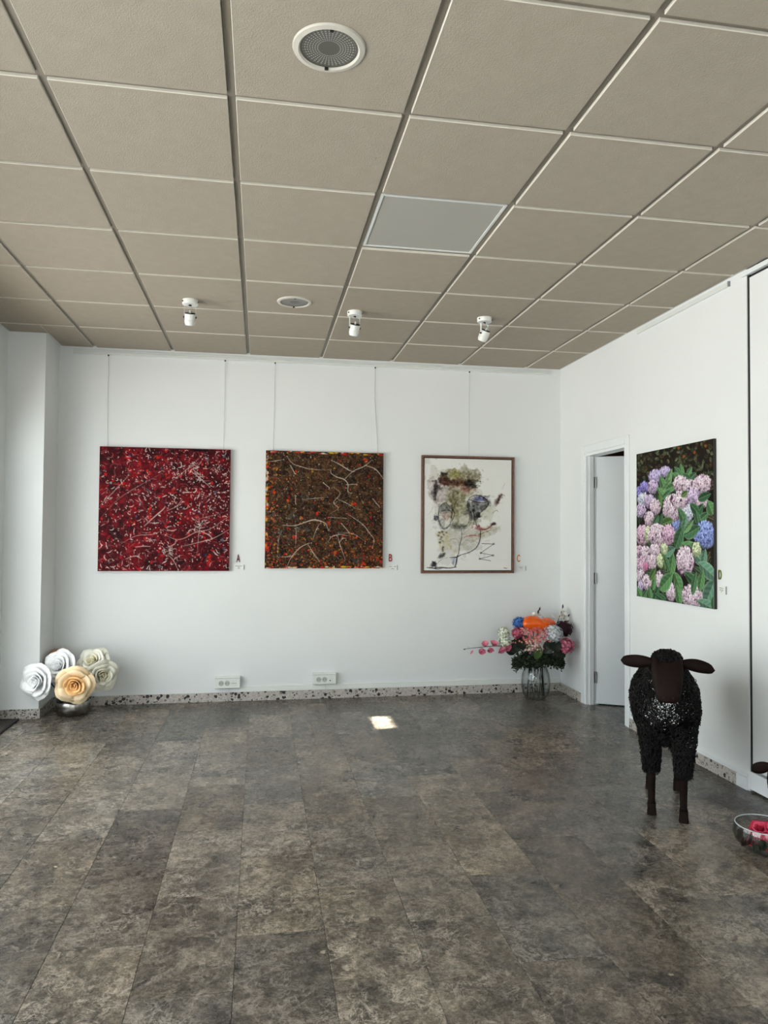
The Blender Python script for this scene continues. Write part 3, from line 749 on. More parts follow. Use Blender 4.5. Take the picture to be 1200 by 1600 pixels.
def art_brown():
    W, H = 310, 310; A = Art(W, H, (50, 36, 24), 8); r = A.rng
    n1, n2, n3 = fbm(H, W, 55, r), fbm(H, W, 12, r), fbm(H, W, 4, r, 2)
    A.c = np.array((30, 21, 16.)) + np.clip((n2 - 0.35) * 2.2, 0, 1)[..., None] * np.array((52, 34, 16.))
    A.c *= (0.55 + 0.9 * n3)[..., None]
    m = lambda L: [((x - 76) * W / 916, (y - 122) * H / 925) for x, y in L]
    pal = [(92, 66, 30), (70, 40, 24), (104, 34, 22), (80, 78, 58), (60, 62, 56), (122, 84, 34), (36, 24, 18), (18, 12, 10), (84, 84, 76), (116, 50, 26)]
    for _ in range(6500):
        A.ell(r.uniform(0, W), r.uniform(0, H), r.uniform(0.8, 2.2), r.uniform(0.6, 1.5), r.uniform(0, 3), pal[r.integers(len(pal))], 0.8, 0.9, 0.3)
    hot = [(206, 62, 22), (196, 30, 26), (178, 84, 26), (150, 20, 24), (212, 110, 36), (190, 140, 40)]
    for _ in range(1300):
        u, v = r.random(), r.random()
        q = 0.12 + 0.9 * max(0, v - 0.62) * 2 + (0.75 if u < 0.1 else 0) + (0.5 if v > 0.94 else 0) + (0.3 if u > 0.75 and v > 0.8 else 0)
        if r.random() > q: continue
        A.ell(u * W, v * H, r.uniform(0.8, 3.4), r.uniform(0.7, 2.3), r.uniform(0, 3), hot[r.integers(len(hot))], 0.8, 1.0, 0.5, 0.5)
    for (x, y) in [(145, 440), (350, 660), (85, 560), (90, 420), (760, 790), (480, 605), (850, 180), (770, 530), (245, 515), (100, 880), (560, 690), (960, 980), (685, 135), (610, 915), (300, 800), (830, 1010)]:
        p = m([(x, y)])[0]
        for _ in range(4): A.ell(p[0] + r.normal(0, 3), p[1] + r.normal(0, 3), r.uniform(2, 5), r.uniform(1.5, 4), r.uniform(0, 3), hot[r.integers(4)], 0.85, 1, 0.5, 0.5)
    for (x, y) in [(200, 770), (280, 640), (330, 740), (110, 620), (780, 990), (400, 740), (380, 470)]:
        p = m([(x, y)])[0]
        for _ in range(5): A.ell(p[0] + r.normal(0, 6), p[1] + r.normal(0, 4), r.uniform(3, 7), r.uniform(1.5, 4), r.uniform(0, 3), [(66, 74, 76), (54, 60, 64), (84, 88, 84)][r.integers(3)], 0.6, 1.2, 0.2, 0.5)
    for _ in range(1500):
        A.squiggle(r.uniform(0, W), r.uniform(0, H), r.uniform(5, 20), r.uniform(0.35, 0.7), [(128, 112, 84), (104, 96, 80), (140, 128, 108), (20, 12, 10), (92, 60, 30), (120, 96, 50)][r.integers(6)], r.uniform(0.4, 0.8), h=0.4)
    for _ in range(300):
        A.ell(r.uniform(0, W), r.uniform(0, H), r.uniform(0.5, 1.3), r.uniform(0.7, 1.3), 0, [(206, 196, 176), (190, 160, 70), (214, 208, 196), (190, 90, 90)][r.integers(4)], 0.85, 0.8, 0.6)
    for k in range(90):
        A.ell(r.uniform(0, W), [r.uniform(0, 5), H - r.uniform(0, 5)][k % 2], r.uniform(2, 7), r.uniform(1.2, 2.6), 0, [(210, 72, 40), (204, 168, 40), (208, 200, 184), (190, 30, 36), (40, 40, 40), (222, 120, 90)][r.integers(6)], 0.9, 1, 0.4, 0.4)
    for k in range(40):
        A.ell(r.uniform(0, 5), r.uniform(0, H), r.uniform(1.5, 3.5), r.uniform(2, 5), 0, [(206, 150, 40), (200, 66, 30), (90, 90, 86), (30, 26, 24), (200, 190, 170)][r.integers(5)], 0.85, 1, 0.4, 0.4)
    for L, w in [([(210, 710), (300, 712), (380, 685), (450, 662), (500, 668), (540, 690), (560, 745)], 2.0), ([(235, 165), (280, 215), (340, 245), (430, 258), (560, 262)], 1.2),
                 ([(580, 185), (650, 225), (710, 255), (755, 275)], 1.8), ([(695, 325), (760, 270), (840, 225), (905, 180)], 1.4), ([(850, 222), (920, 255), (985, 325)], 1.6),
                 ([(575, 260), (580, 295), (620, 320), (680, 335), (708, 370), (712, 430), (740, 445)], 1.7), ([(630, 490), (690, 520), (760, 565)], 1.2),
                 ([(700, 610), (760, 645), (830, 700), (880, 760), (915, 825), (908, 882)], 1.2), ([(560, 838), (590, 800), (640, 780), (720, 780)], 1.3), ([(630, 790), (650, 870), (688, 985)], 1.2),
                 ([(645, 840), (665, 805), (700, 810)], 1.5), ([(405, 860), (440, 920), (490, 990)], 1.4), ([(240, 1040), (280, 960), (340, 885), (400, 850), (430, 845)], 1.3),
                 ([(430, 845), (470, 740), (500, 690)], 1.0), ([(180, 960), (260, 950), (330, 935)], 1.0), ([(305, 700), (308, 790), (305, 880)], 1.0), ([(360, 500), (450, 490), (550, 480)], 1.0),
                 ([(600, 400), (650, 450), (600, 520), (640, 560), (580, 610)], 1.0), ([(640, 770), (740, 770), (850, 830)], 0.9), ([(300, 470), (310, 540)], 1.0), ([(85, 210), (150, 205), (210, 190)], 1.1),
                 ([(260, 235), (300, 300)], 1.2), ([(520, 365), (560, 415)], 1.2), ([(905, 490), (960, 555)], 1.0), ([(660, 690), (720, 760)], 1.1), ([(170, 950), (175, 830), (200, 760)], 0.8), ([(700, 380), (780, 378)], 1.0), ([(560, 640), (700, 650)], 0.7)]:
        A.line([(a + r.normal(0, 1.2), b + r.normal(0, 1.2)) for a, b in m(L)], w * 0.72, (206, 196, 180), 0.85, 0.9, taper=0.6)
        for a, b in m(L): A.ell(a, b, r.uniform(.6, 1.6), r.uniform(.5, 1.2), 0, (206, 196, 180), .8, .8, .8)
    return A
def art_face():
    W, H = 240, 312; A = Art(W, H, (224, 224, 219), 5); r = A.rng
    A.c += ((fbm(H, W, 60, r) - 0.5) * 8)[..., None]
    P = lambda x, y: ((x - 138) * W / 829, (y - 150) * H / 1075)
    S = W / 829
    def wash(x, y, rx, ry, col, a=0.5, rot=0.0, n=1, rag=0.5):
        for _ in range(n):
            px, py = P(x + r.normal(0, rx * 0.12 * (n > 1)), y + r.normal(0, ry * 0.12 * (n > 1)))
            g = sum(col) / 3; A.ell(px, py, rx * S, ry * S, rot, tuple(0.72 * c + 0.28 * g for c in col), a * 0.8, 4.5, 0, rag * 1.3)
    def ink(L, w=0.8, col=(28, 26, 28), a=0.85): A.line([P(*p) for p in L], w, col, a, taper=0.4)
    # soft washes of the head
    wash(420, 560, 210, 260, (196, 190, 172), 0.55); wash(470, 330, 170, 75, (140, 132, 92), 0.6, n=3); wash(300, 470, 75, 110, (176, 160, 156), 0.7, n=2)
    wash(470, 640, 120, 150, (150, 146, 110), 0.6, n=3); wash(440, 520, 70, 90, (112, 106, 66), 0.7, n=2); wash(420, 920, 150, 130, (186, 184, 170), 0.6, n=2)
    wash(560, 940, 110, 90, (190, 186, 172), 0.6); wash(330, 950, 60, 110, (196, 186, 140), 0.6, n=2); wash(340, 1100, 100, 80, (196, 196, 190), 0.6)
    wash(700, 850, 120, 45, (170, 160, 130), 0.5, -0.3, 2); wash(740, 650, 70, 90, (190, 190, 160), 0.5, n=2); wash(560, 280, 90, 40, (138, 132, 104), 0.6, 0.3, 2)
    # hair and brow
    for x, y, rx, ry, c in [(320, 360, 50, 35, (70, 40, 30)), (360, 385, 60, 24, (92, 48, 36)), (430, 375, 55, 26, (80, 50, 36)), (250, 440, 24, 50, (40, 34, 32)), (238, 500, 16, 45, (44, 36, 36)), (520, 420, 60, 45, (150, 96, 72)), (570, 390, 45, 35, (54, 42, 34)), (490, 375, 40, 22, (120, 82, 50)), (430, 300, 50, 40, (150, 140, 70)), (320, 302, 26, 16, (34, 30, 28)), (600, 400, 26, 26, (64, 58, 50)), (540, 380, 26, 34, (46, 40, 36))]:
        wash(x, y, rx, ry, c, 0.75, 0, 2, 0.6)
    for _ in range(70):
        x, y = r.uniform(210, 680), r.uniform(250, 440); px, py = P(x, y); A.squiggle(px, py, r.uniform(4, 12), 0.5, [(40, 34, 30), (90, 70, 50), (120, 110, 70)][r.integers(3)], 0.6, 2.2)
    # left glasses-like oval
    for k in range(3):
        q = [(330 + (58 + 4 * k) * math.cos(t) + r.normal(0, 3), 700 + (118 + 3 * k) * math.sin(t) + r.normal(0, 3)) for t in np.linspace(0, 6.4, 18)]; ink(q, 0.8, (52, 52, 50), 0.7)
    wash(330, 640, 50, 55, (112, 112, 104), 0.7, n=2); wash(345, 700, 45, 40, (170, 130, 112), 0.8); wash(320, 765, 24, 38, (214, 214, 210), 0.9); wash(300, 780, 24, 50, (120, 118, 112), 0.6)
    ink([(300, 655), (350, 645), (390, 655)], 1.2); ink([(385, 600), (400, 660), (390, 720)], 1.2); wash(250, 720, 20, 26, (96, 100, 104), 0.8, 0, 2); ink([(230, 705), (245, 745), (270, 715), (232, 702)], 0.9)
    # right eye cone
    wash(640, 590, 95, 75, (92, 92, 92), 0.7, 0.2, 2); wash(600, 650, 55, 70, (100, 100, 98), 0.7, 0, 2); wash(655, 545, 70, 32, (126, 100, 108), 0.8); wash(660, 538, 42, 20, (72, 92, 168), 0.9, 0.1); wash(670, 562, 40, 10, (206, 208, 212), 0.9, 0.1)
    wash(600, 640, 18, 26, (22, 22, 24), 0.9); wash(645, 690, 20, 26, (24, 24, 26), 0.85); wash(555, 590, 14, 40, (40, 40, 44), 0.8)
    for L in ([(540, 560), (580, 510), (630, 498), (690, 515), (740, 560), (735, 600), (690, 640), (650, 690), (630, 740)], [(545, 560), (540, 610), (570, 650), (580, 720), (565, 790)], [(560, 540), (620, 560), (690, 570), (735, 560)], [(630, 690), (620, 750), (640, 800)], [(600, 660), (610, 720), (605, 780)]): ink(L, 1.1)
    ink([(560, 610), (565, 700), (550, 770), (500, 800), (470, 770)], 1.5, (90, 92, 84)); wash(510, 740, 40, 50, (206, 204, 190), 0.8); wash(480, 590, 36, 80, (176, 172, 130), 0.6)
    ink([(400, 790), (440, 800), (490, 800), (540, 795)], 1.6, (60, 62, 56)); wash(440, 800, 70, 26, (104, 104, 92), 0.6, 0.1, 2)
    ink([(410, 560), (400, 620), (420, 680), (400, 740)], 1.4, (62, 60, 40)); ink([(470, 530), (430, 570), (410, 620)], 1.6, (70, 66, 40))
    # cheek, jaw, mouth
    ink([(650, 780), (665, 850), (662, 930), (630, 1000), (570, 1045), (480, 1075)], 1.3, (40, 34, 44)); ink([(485, 820), (490, 900), (470, 980), (460, 1060), (440, 1110), (430, 1180)], 0.9)
    ink([(510, 905), (560, 890), (610, 885), (660, 895)], 1.8, (166, 104, 92)); ink([(620, 780), (660, 820), (720, 825), (770, 790), (805, 765)], 2.2, (128, 60, 60), 0.8); wash(788, 775, 24, 16, (60, 30, 34), 0.9, -0.3); wash(650, 810, 30, 24, (150, 76, 76), 0.7, 0, 2)
    ink([(520, 860), (600, 800)], 1.2, (190, 120, 104), 0.6); ink([(650, 880), (720, 850), (770, 830)], 1.0, (110, 90, 60))
    ink([(370, 950), (400, 920), (450, 930), (460, 980)], 0.6, (90, 90, 86)); ink([(480, 980), (540, 930), (580, 960)], 0.5, (110, 110, 104)); ink([(540, 1000), (600, 940), (640, 960)], 0.5, (110, 110, 104))
    for (x, y) in [(280, 860), (305, 855), (270, 890), (300, 905), (310, 940), (285, 955), (315, 1000), (345, 860), (320, 880), (290, 925)]: wash(x, y, 8, 7, (30, 28, 24), 0.9, 0, 1, 0.3)
    # neck
    wash(300, 1085, 30, 12, (24, 24, 26), 0.9, -0.5); wash(232, 1160, 22, 24, (22, 22, 24), 0.9, 0, 2); wash(312, 1030, 8, 16, (50, 46, 40), 0.8); ink([(380, 1100), (440, 1095), (480, 1075)], 1.6); ink([(450, 1080), (440, 1150), (425, 1190)], 1.8, (40, 44, 60)); wash(415, 1135, 14, 28, (96, 110, 150), 0.7)
    ink([(165, 1195), (230, 1200), (300, 1195), (370, 1200), (440, 1190)], 1.6, (40, 40, 44)); ink([(250, 1170), (300, 1120), (360, 1100)], 0.6, (110, 110, 110)); ink([(200, 1190), (260, 1210), (330, 1195)], 1.0, (60, 60, 64))
    # ear side accent and zigzag
    wash(835, 545, 18, 55, (110, 76, 66), 0.75, 0.45, 2); wash(860, 500, 16, 14, (70, 50, 46), 0.8); ink([(815, 605), (840, 540), (870, 490), (900, 500)], 0.9, (60, 44, 40)); ink([(780, 670), (820, 640), (835, 655)], 0.7, (110, 110, 96))
    ink([(680, 965), (795, 968)], 0.7); A.line([P(795, 968), P(670, 1055), P(790, 1078), P(660, 1112), P(765, 1130)], 0.6, (40, 38, 40), 0.85, smooth=False)
    for q in [(795, 968), (672, 1055), (790, 1078), (662, 1112)]: wash(q[0], q[1], 6, 6, (30, 28, 30), 0.9, 0, 1, 0.2)
    for L in ([(505, 1105), (500, 1125), (540, 1122)], [(560, 1070), (700, 990), (750, 920)], [(690, 960), (740, 930), (755, 970)], [(170, 700), (210, 640), (220, 590)], [(210, 770), (245, 775)], [(870, 440), (900, 380)]): ink(L, 0.4, (120, 118, 112), 0.6)
    k = np.clip(212 - A.c, 0, 255) / 255 * ((fbm(H, W, 6, r, 3) - 0.5) * 3.0)[..., None]; A.c = A.c * (1 - k)
    ink([(890, 1202), (900, 1199), (912, 1203), (925, 1200)], 0.8, (40, 40, 40))
    for _ in range(160):
        t = r.uniform(0, 6.28); x = 450 + 260 * math.cos(t) * r.uniform(0.3, 1.15); y = 640 + 420 * math.sin(t) * r.uniform(0.3, 1.05); px, py = P(x, y); A.squiggle(px, py, r.uniform(3, 10), 0.35, [(70, 68, 62), (120, 112, 84), (150, 146, 140)][r.integers(3)], 0.5, 2)
    return A
def art_hydrangea():
    W, H = 262, 300; A = Art(W, H, (22, 18, 15), 11); r = A.rng
    def P(x, y):
        u = (x - 130) / 625; t = 250 - 115 * u; b = 1405 + 100 * u
        return u * W, (y - t) / (b - t) * H
    S = W / 625; SY = H / 1190
    n = fbm(H, W, 30, r)[..., None]; A.c = np.array((16, 14, 12.)) * (1 - n) + np.array((44, 34, 26.)) * n
    def leaf(x, y, L, w, ang, col, rib=True):
        # ang in degrees, 0 = to the right, 90 = up
        px, py = P(x, y); vx, vy = L * 0.5 * S * math.cos(math.radians(ang)), -L * 0.5 * SY * math.sin(math.radians(ang)); L = math.hypot(vx, vy) * 1.05; w *= 0.17; c, s = vx / L, vy / L
        wn = A.win(px - L - 2, px + L + 2, py - L - 2, py + L + 2)
        if wn is None: return
        sy, sx, xx, yy = wn; u = ((xx - px) * c + (yy - py) * s) / L; v = (-(xx - px) * s + (yy - py) * c) / w
        prof = np.clip(1 - u * u, 0, 1) ** 0.85 * (1 - 0.25 * u)
        m = np.clip((prof - np.abs(v)) * w + 0.4, 0, 1) * (np.abs(u) < 1)
        sh = 0.82 + 0.32 * (v > 0) + 0.18 * np.sin(u * 16 + np.abs(v) * 7) * 0.5 + 0.1 * r.random()
        colr = np.array(col, float)[None, None] * sh[..., None]
        rm = np.clip(0.9 - np.abs(v) * w, 0, 1) * m * 0.6 * rib
        edge = np.clip((np.abs(v) - prof * 0.72) * 6, 0, 1) * m * 0.35
        A.c[sy, sx] = A.c[sy, sx] * (1 - m[..., None]) + colr * m[..., None]
        for k, cc in ((rm, (166, 186, 150)), (edge, (176, 196, 168))): A.c[sy, sx] = A.c[sy, sx] * (1 - k[..., None]) + np.array(cc, float) * k[..., None]
        A.h[sy, sx] = np.maximum(A.h[sy, sx], 0.2 * m)
    def head(x, y, rx, ry, col, dark):
        px, py = P(x, y); rx *= S * 1.04; ry *= SY * 1.1
        A.ell(px, py, rx, ry, 0, np.array(dark) * 0.75, 1, 2, 0.2, 0.25)
        N = int(rx * ry * 0.55) + 12
        for k in range(N):
            t = r.uniform(0, 6.283); q = math.sqrt(r.random()) * 0.97
            x_, y_ = px + rx * q * math.cos(t), py + ry * q * math.sin(t)
            lit = 1.06 - 0.16 * q - 0.22 * math.sin(t) * q + r.normal(0, 0.12)
            cc = np.clip(np.array(col, float) * lit, 0, 246)
            a0 = r.uniform(0, 1.57)
            for j in range(4): A.ell(x_ + 1.25 * math.cos(a0 + j * 1.57), y_ + 1.25 * math.sin(a0 + j * 1.57), 1.05, 0.8, a0 + j * 1.57, cc, 0.85, 0.9, 0.6)
            if r.random() < 0.55: A.ell(x_ + 1.7, y_ + 1.5, 0.85, 0.85, 0, np.array(dark) * 0.8, 0.75, 0.8)
            if r.random() < 0.3: A.ell(x_, y_, 0.5, 0.5, 0, np.array(dark), 0.6, 0.8)
    G = [(58, 92, 62), (74, 112, 70), (46, 78, 52), (92, 126, 84), (68, 96, 48), (84, 118, 100)]
    for _ in range(230):     # dim undergrowth at the top
        x, y = r.uniform(130, 750), r.uniform(140, 470)
        leaf(x, y, r.uniform(20, 42), r.uniform(10, 20), r.uniform(0, 360), [(40, 48, 30), (52, 60, 40), (66, 72, 50), (34, 34, 24), (84, 88, 64), (60, 40, 24)][r.integers(6)], False)
    for _ in range(26): px, py = P(r.uniform(130, 750), r.uniform(150, 400)); A.squiggle(px, py, r.uniform(12, 30), 0.45, (110, 104, 84), 0.6, 1.0)
    for (x, y) in [(500, 200), (540, 270), (620, 240), (700, 190)]: A.ell(*P(x, y), 4, 3, 0.4, (150, 84, 30), 0.8, 1.2, 0, 0.4)
    for _ in range(90):      # leaves behind the heads
        leaf(r.uniform(135, 755), r.uniform(480, 1490), r.uniform(60, 110), r.uniform(26, 50), r.uniform(0, 360), [(34, 52, 36), (44, 66, 42), (28, 40, 28), (56, 44, 30)][r.integers(4)])
    LAV, LIL, VIO, PW, PK, BL, BW, GW = (196, 186, 222), (204, 184, 212), (150, 138, 206), (224, 204, 216), (212, 180, 198), (148, 164, 222), (206, 212, 226), (202, 214, 176)
    D1, D2, D3 = (84, 66, 112), (92, 58, 84), (54, 62, 120)
    for h in [(385, 392, 48, 38, LAV, D1), (300, 428, 60, 48, LAV, D1), (170, 560, 46, 50, VIO, D3), (205, 520, 45, 45, VIO, D3), (282, 515, 46, 52, LIL, D1)]: head(*h)
    for l in [(420, 452, 150, 60, 70, G[3]), (365, 482, 110, 56, 110, G[1]), (400, 515, 130, 50, 50, G[3]), (440, 520, 100, 50, 20, G[1]), (352, 560, 100, 46, 130, G[1]), (345, 625, 130, 46, 95, G[4]), (400, 580, 90, 40, 40, G[0]), (520, 392, 110, 56, 95, G[1]), (490, 395, 90, 46, 120, G[0]), (582, 400, 80, 42, 60, G[1]), (480, 440, 90, 56, 130, G[1]), (600, 440, 80, 44, 40, G[0]), (560, 440, 80, 40, 140, G[2])]: leaf(*l)
    for h in [(195, 615, 55, 52, BW, D1), (255, 635, 48, 50, LIL, D1), (168, 710, 50, 52, LIL, D1), (300, 680, 48, 60, PW, D2), (248, 775, 46, 56, PW, D2), (510, 490, 55, 55, PW, D2), (580, 515, 52, 48, PW, D2), (670, 500, 66, 64, PW, D2), (605, 592, 56, 56, LIL, D1), (672, 645, 44, 38, PW, D2), (475, 800, 30, 80, BL, D3), (560, 730, 50, 62, BW, D1), (445, 690, 76, 100, PW, D2), (505, 625, 60, 64, PW, D2)]: head(*h)
    for l in [(650, 720, 120, 60, 60, G[2]), (620, 700, 100, 56, 130, G[2]), (680, 770, 100, 50, 40, G[0]), (730, 690, 100, 70, 110, G[1]), (640, 770, 90, 50, 100, G[0]), (690, 600, 90, 50, 20, G[2]), (355, 780, 90, 46, 80, G[2]), (310, 790, 90, 50, 60, G[0]), (405, 805, 90, 60, 20, G[4]), (545, 575, 60, 34, 30, G[4])]: leaf(*l)
    for h in [(185, 905, 58, 78, PK, D2), (235, 900, 28, 60, GW, (90, 100, 60)), (320, 910, 84, 86, PW, D2), (415, 905, 52, 76, PK, (110, 54, 100)), (690, 905, 76, 92, BL, D3), (155, 1045, 40, 52, PK, D2), (215, 1055, 52, 52, PW, D2), (297, 1035, 48, 50, PW, D2), (172, 1150, 54, 66, PK, D2), (268, 1125, 50, 54, PW, D2), (165, 1240, 44, 50, PW, D2)]: head(*h)
    for l in [(530, 770, 160, 66, 115, G[0]), (545, 835, 150, 70, 80, G[5]), (600, 880, 130, 70, 30, G[0]), (500, 930, 160, 90, 70, G[0]), (575, 840, 110, 40, 50, G[3]), (590, 1020, 150, 80, 150, G[1]), (640, 1085, 130, 70, 140, G[5]), (685, 1095, 130, 56, 80, G[5]), (705, 1190, 150, 80, 140, G[5]), (425, 1040, 100, 60, 30, G[5]), (375, 1120, 130, 50, 100, G[4]), (440, 1150, 170, 80, 80, G[1]), (400, 1130, 130, 40, 110, G[0])]: leaf(*l)
    for h in [(380, 1020, 30, 40, GW, (96, 110, 70)), (343, 1120, 28, 52, GW, (96, 110, 70)), (632, 1025, 34, 50, GW, (90, 110, 60)), (545, 1115, 66, 100, PW, D2), (225, 1290, 42, 58, PW, D2), (340, 1275, 36, 66, PW, D2), (168, 1322, 24, 40, LIL, D1), (432, 1370, 36, 66, PW, D2), (600, 1405, 80, 82, PW, D2), (218, 1165, 20, 28, (220, 130, 170), D2)]: head(*h)
    for l in [(290, 1295, 120, 50, 80, G[1]), (280, 1225, 110, 50, 60, G[4]), (395, 1290, 160, 90, 50, G[1]), (490, 1290, 150, 80, 110, G[1]), (495, 1400, 160, 60, 100, G[1]), (590, 1260, 120, 60, 140, G[2]), (615, 1300, 160, 50, 80, G[0]), (665, 1275, 150, 60, 80, G[1]), (725, 1370, 190, 110, 70, G[5]), (700, 1470, 130, 60, 160, G[5]), (310, 1390, 130, 60, 70, G[2]), (255, 1380, 110, 50, 100, G[1]), (350, 1420, 110, 50, 150, G[2]), (155, 1375, 90, 50, 120, G[1]), (210, 1385, 80, 40, 60, G[0]), (750, 1450, 90, 50, 90, G[0])]: leaf(*l)
    return A

def painted_face(A, w, h, relief, mat, name, parent, loc, rot):
    """dense sheet, bottom-left at the origin, facing -y, carrying the paint colours and the paint's relief"""
    H, W = A.h.shape; X, Z = np.meshgrid(np.linspace(0, w, W), np.linspace(h, 0, H))
    V = np.stack([X, -A.h * relief, Z], -1).reshape(-1, 3)
    i = np.arange((H - 1) * W).reshape(H - 1, W)[:, :-1].ravel()
    me = np_mesh(name, V, np.stack([i, i + W, i + W + 1, i + 1], 1), mat)
    c = np.clip(A.c / 255, 0, 1); c = np.where(c <= 0.04045, c / 12.92, ((c + 0.055) / 1.055) ** 2.4)
    at = me.color_attributes.new('paint', 'FLOAT_COLOR', 'POINT')
    at.data.foreach_set('color', np.concatenate([c.reshape(-1, 3), np.ones((H * W, 1))], 1).astype(np.float32).ravel())
    return link_mesh(name, me, parent, loc, rot)
def canvas(label, loc, rot, w, h, d, art, relief, edge, mat):
    t = thing('painting', label, 'painting', loc, rot)
    MB().box(0, w, -d, -0.001, 0, h, 0.0015).build('stretched_canvas', edge, t)
    painted_face(art, w - 0.002, h - 0.002, relief, mat, 'painted_face', t, (0.001, -d - 0.0006, 0.001), (0, 0, 0))
    return t
MAT['canvas_edge'] = simple('raw_canvas_edge', (196, 194, 188), 0.8)
canvas('square red abstract painting splashed with white drips', (0.053, YB, 1.058), (0, 0, 0), 1.016, 0.988, 0.036, art_red(), 0.0012, simple('red_canvas_edge', (150, 110, 108), 0.8, var=0.5, scale=60), MAT['paint'])
canvas('square brown abstract painting with orange specks and white drip lines', (1.353, YB, 1.078), (0, 0, 0), 0.981, 0.970, 0.036, art_brown(), 0.0012, simple('splashed_canvas_edge', (128, 104, 84), 0.8, var=0.6, scale=70), MAT['paint'])
canvas('tall hydrangea painting of pale flower heads and green leaves on right wall', (XR, 2.258, 0.948), (0, 0, -math.pi / 2), 0.876, 0.994, 0.020, art_hydrangea(), 0.0003, simple('dark_canvas_edge', (40, 36, 34), 0.7), MAT['paint_matt'])
def framed():
    w, h, d, b = 0.826, 1.008, 0.034, 0.017
    t = thing('framed_drawing', 'framed abstract face drawing on white in a thin brown wooden frame', 'painting', (2.667, YB, 1.035))
    fm = NT('walnut_wood'); nz = fm.noise(fm.coord(), 30, 4, 0.6, 1.0)
    fm.base(fm.ramp(nz.outputs[0], [(0.3, lin((88, 58, 44))), (0.7, lin((122, 84, 64)))])); fm.set(Roughness=0.45)
    f = empty('frame'); f.parent = t
    for q in ((0, w, -d, 0, 0, b), (0, w, -d, 0, h - b, h), (0, b, -d, 0, b, h - b), (w - b, w, -d, 0, b, h - b)): MB().box(*q, 0.0012).build('frame_side', fm.m, f)
    MB().box(b, w - b, -0.010, 0, b, h - b).build('shadow_gap', MAT['black'], t)
    g = b + 0.007
    MB().box(g, w - g, -0.026, -0.008, g, h - g, 0.001).build('stretched_canvas', MAT['canvas_edge'], t)
    painted_face(art_face(), w - 2 * g - 0.002, h - 2 * g - 0.002, 0.0, MAT['paint_matt'], 'painted_face', t, (g + 0.001, -0.0266, g + 0.001), (0, 0, 0))
framed()

# ================================================================== LETTERS AND LABEL CARDS
def letter(ch, col, loc, rot, label, wide=0.030, high=0.064):
    cu = bpy.data.curves.new('letter_' + ch, 'FONT'); cu.body = ch; cu.extrude = 0.08; cu.offset = 0.012; cu.align_x = 'CENTER'
    tmp = bpy.data.objects.new('letter_tmp', cu); COL.objects.link(tmp); bpy.context.view_layer.update()
    me = bpy.data.meshes.new_from_object(tmp.evaluated_get(bpy.context.evaluated_depsgraph_get()))
    bpy.data.objects.remove(tmp, do_unlink=True)
    v = np.empty(len(me.vertices) * 3, np.float32); me.vertices.foreach_get('co', v); v = v.reshape(-1, 3)
    lo, hi = v.min(0), v.max(0); n = (v - lo) / (hi - lo)
    v = np.stack([(n[:, 0] - 0.5) * wide, -0.006 * n[:, 2], n[:, 1] * high], 1); me.vertices.foreach_set('co', v.ravel()); me.update()
    me.materials.clear(); me.materials.append(simple('letter_paint_' + ch.lower(), col, 0.5))
    o = link_mesh('wall_letter', me, None, loc, rot); tag(o, label, 'letter', 'letters beside the pictures')
letter('A', (92, 6, 26), (1.139, YB, 1.128), (0, 0, 0), 'dark red letter A on the wall beside the red painting')
letter('B', (150, 36, 26), (2.405, YB, 1.134), (0, 0, 0), 'orange red letter B on the wall beside the brown painting', 0.028)
letter('C', (186, 122, 36), (3.543, YB, 1.130), (0, 0, 0), 'ochre letter C on the wall beside the framed face drawing', 0.028)
letter('D', (104, 106, 44), (XR, 1.352, 1.122), (0, 0, -math.pi / 2), 'olive letter D on the right wall beside the hydrangea painting', 0.026, 0.056)
def card(loc, rot, w, h, lines, label):
    t = thing('label_card', label, 'label card', loc, rot, 'white label cards')
    MB().box(0, w, -0.005, 0, 0, h, 0.0006).build('card', MAT['plastic'], t)
    MB().box(w - 0.0045, w + 0.001, -0.0056, 0, 0, h).build('clip', simple('card_clip', (140, 142, 144), 0.4), t)
    mb = MB()
    for (x0, x1, z) in lines: mb.box(x0 * w, x1 * w, -0.0054, -0.0048, z * h - 0.0016, z * h + 0.0016)
    mb.build('print', simple('card_print', (52, 52, 54), 0.6), t)
ln1 = [(0.12, 0.30, .74), (0.32, 0.52, .74), (0.54, 0.80, .74), (0.36, 0.60, .5), (0.36, 0.58, .24)]
card((1.106, YB, 1.066), (0, 0, 0), 0.082, 0.042, ln1, 'small white label card under the letter A')
card((2.386, YB, 1.062), (0, 0, 0), 0.080, 0.042, [(0.1, 0.32, .7), (0.36, 0.42, .7), (0.62, 0.86, .7), (0.34, 0.62, .26)], 'small white label card under the letter B')
card((3.530, YB, 1.054), (0, 0, 0), 0.080, 0.042, [(0.2, 0.48, .74), (0.5, 0.62, .74), (0.36, 0.56, .48)], 'small white label card under the letter C')
card((XR, 1.377, 1.040), (0, 0, -math.pi / 2), 0.082, 0.046, [(0.28, 0.5, .74), (0.52, 0.68, .68), (0.28, 0.46, .5), (0.5, 0.68, .46), (0.42, 0.54, .28)], 'small white label card under the letter D')

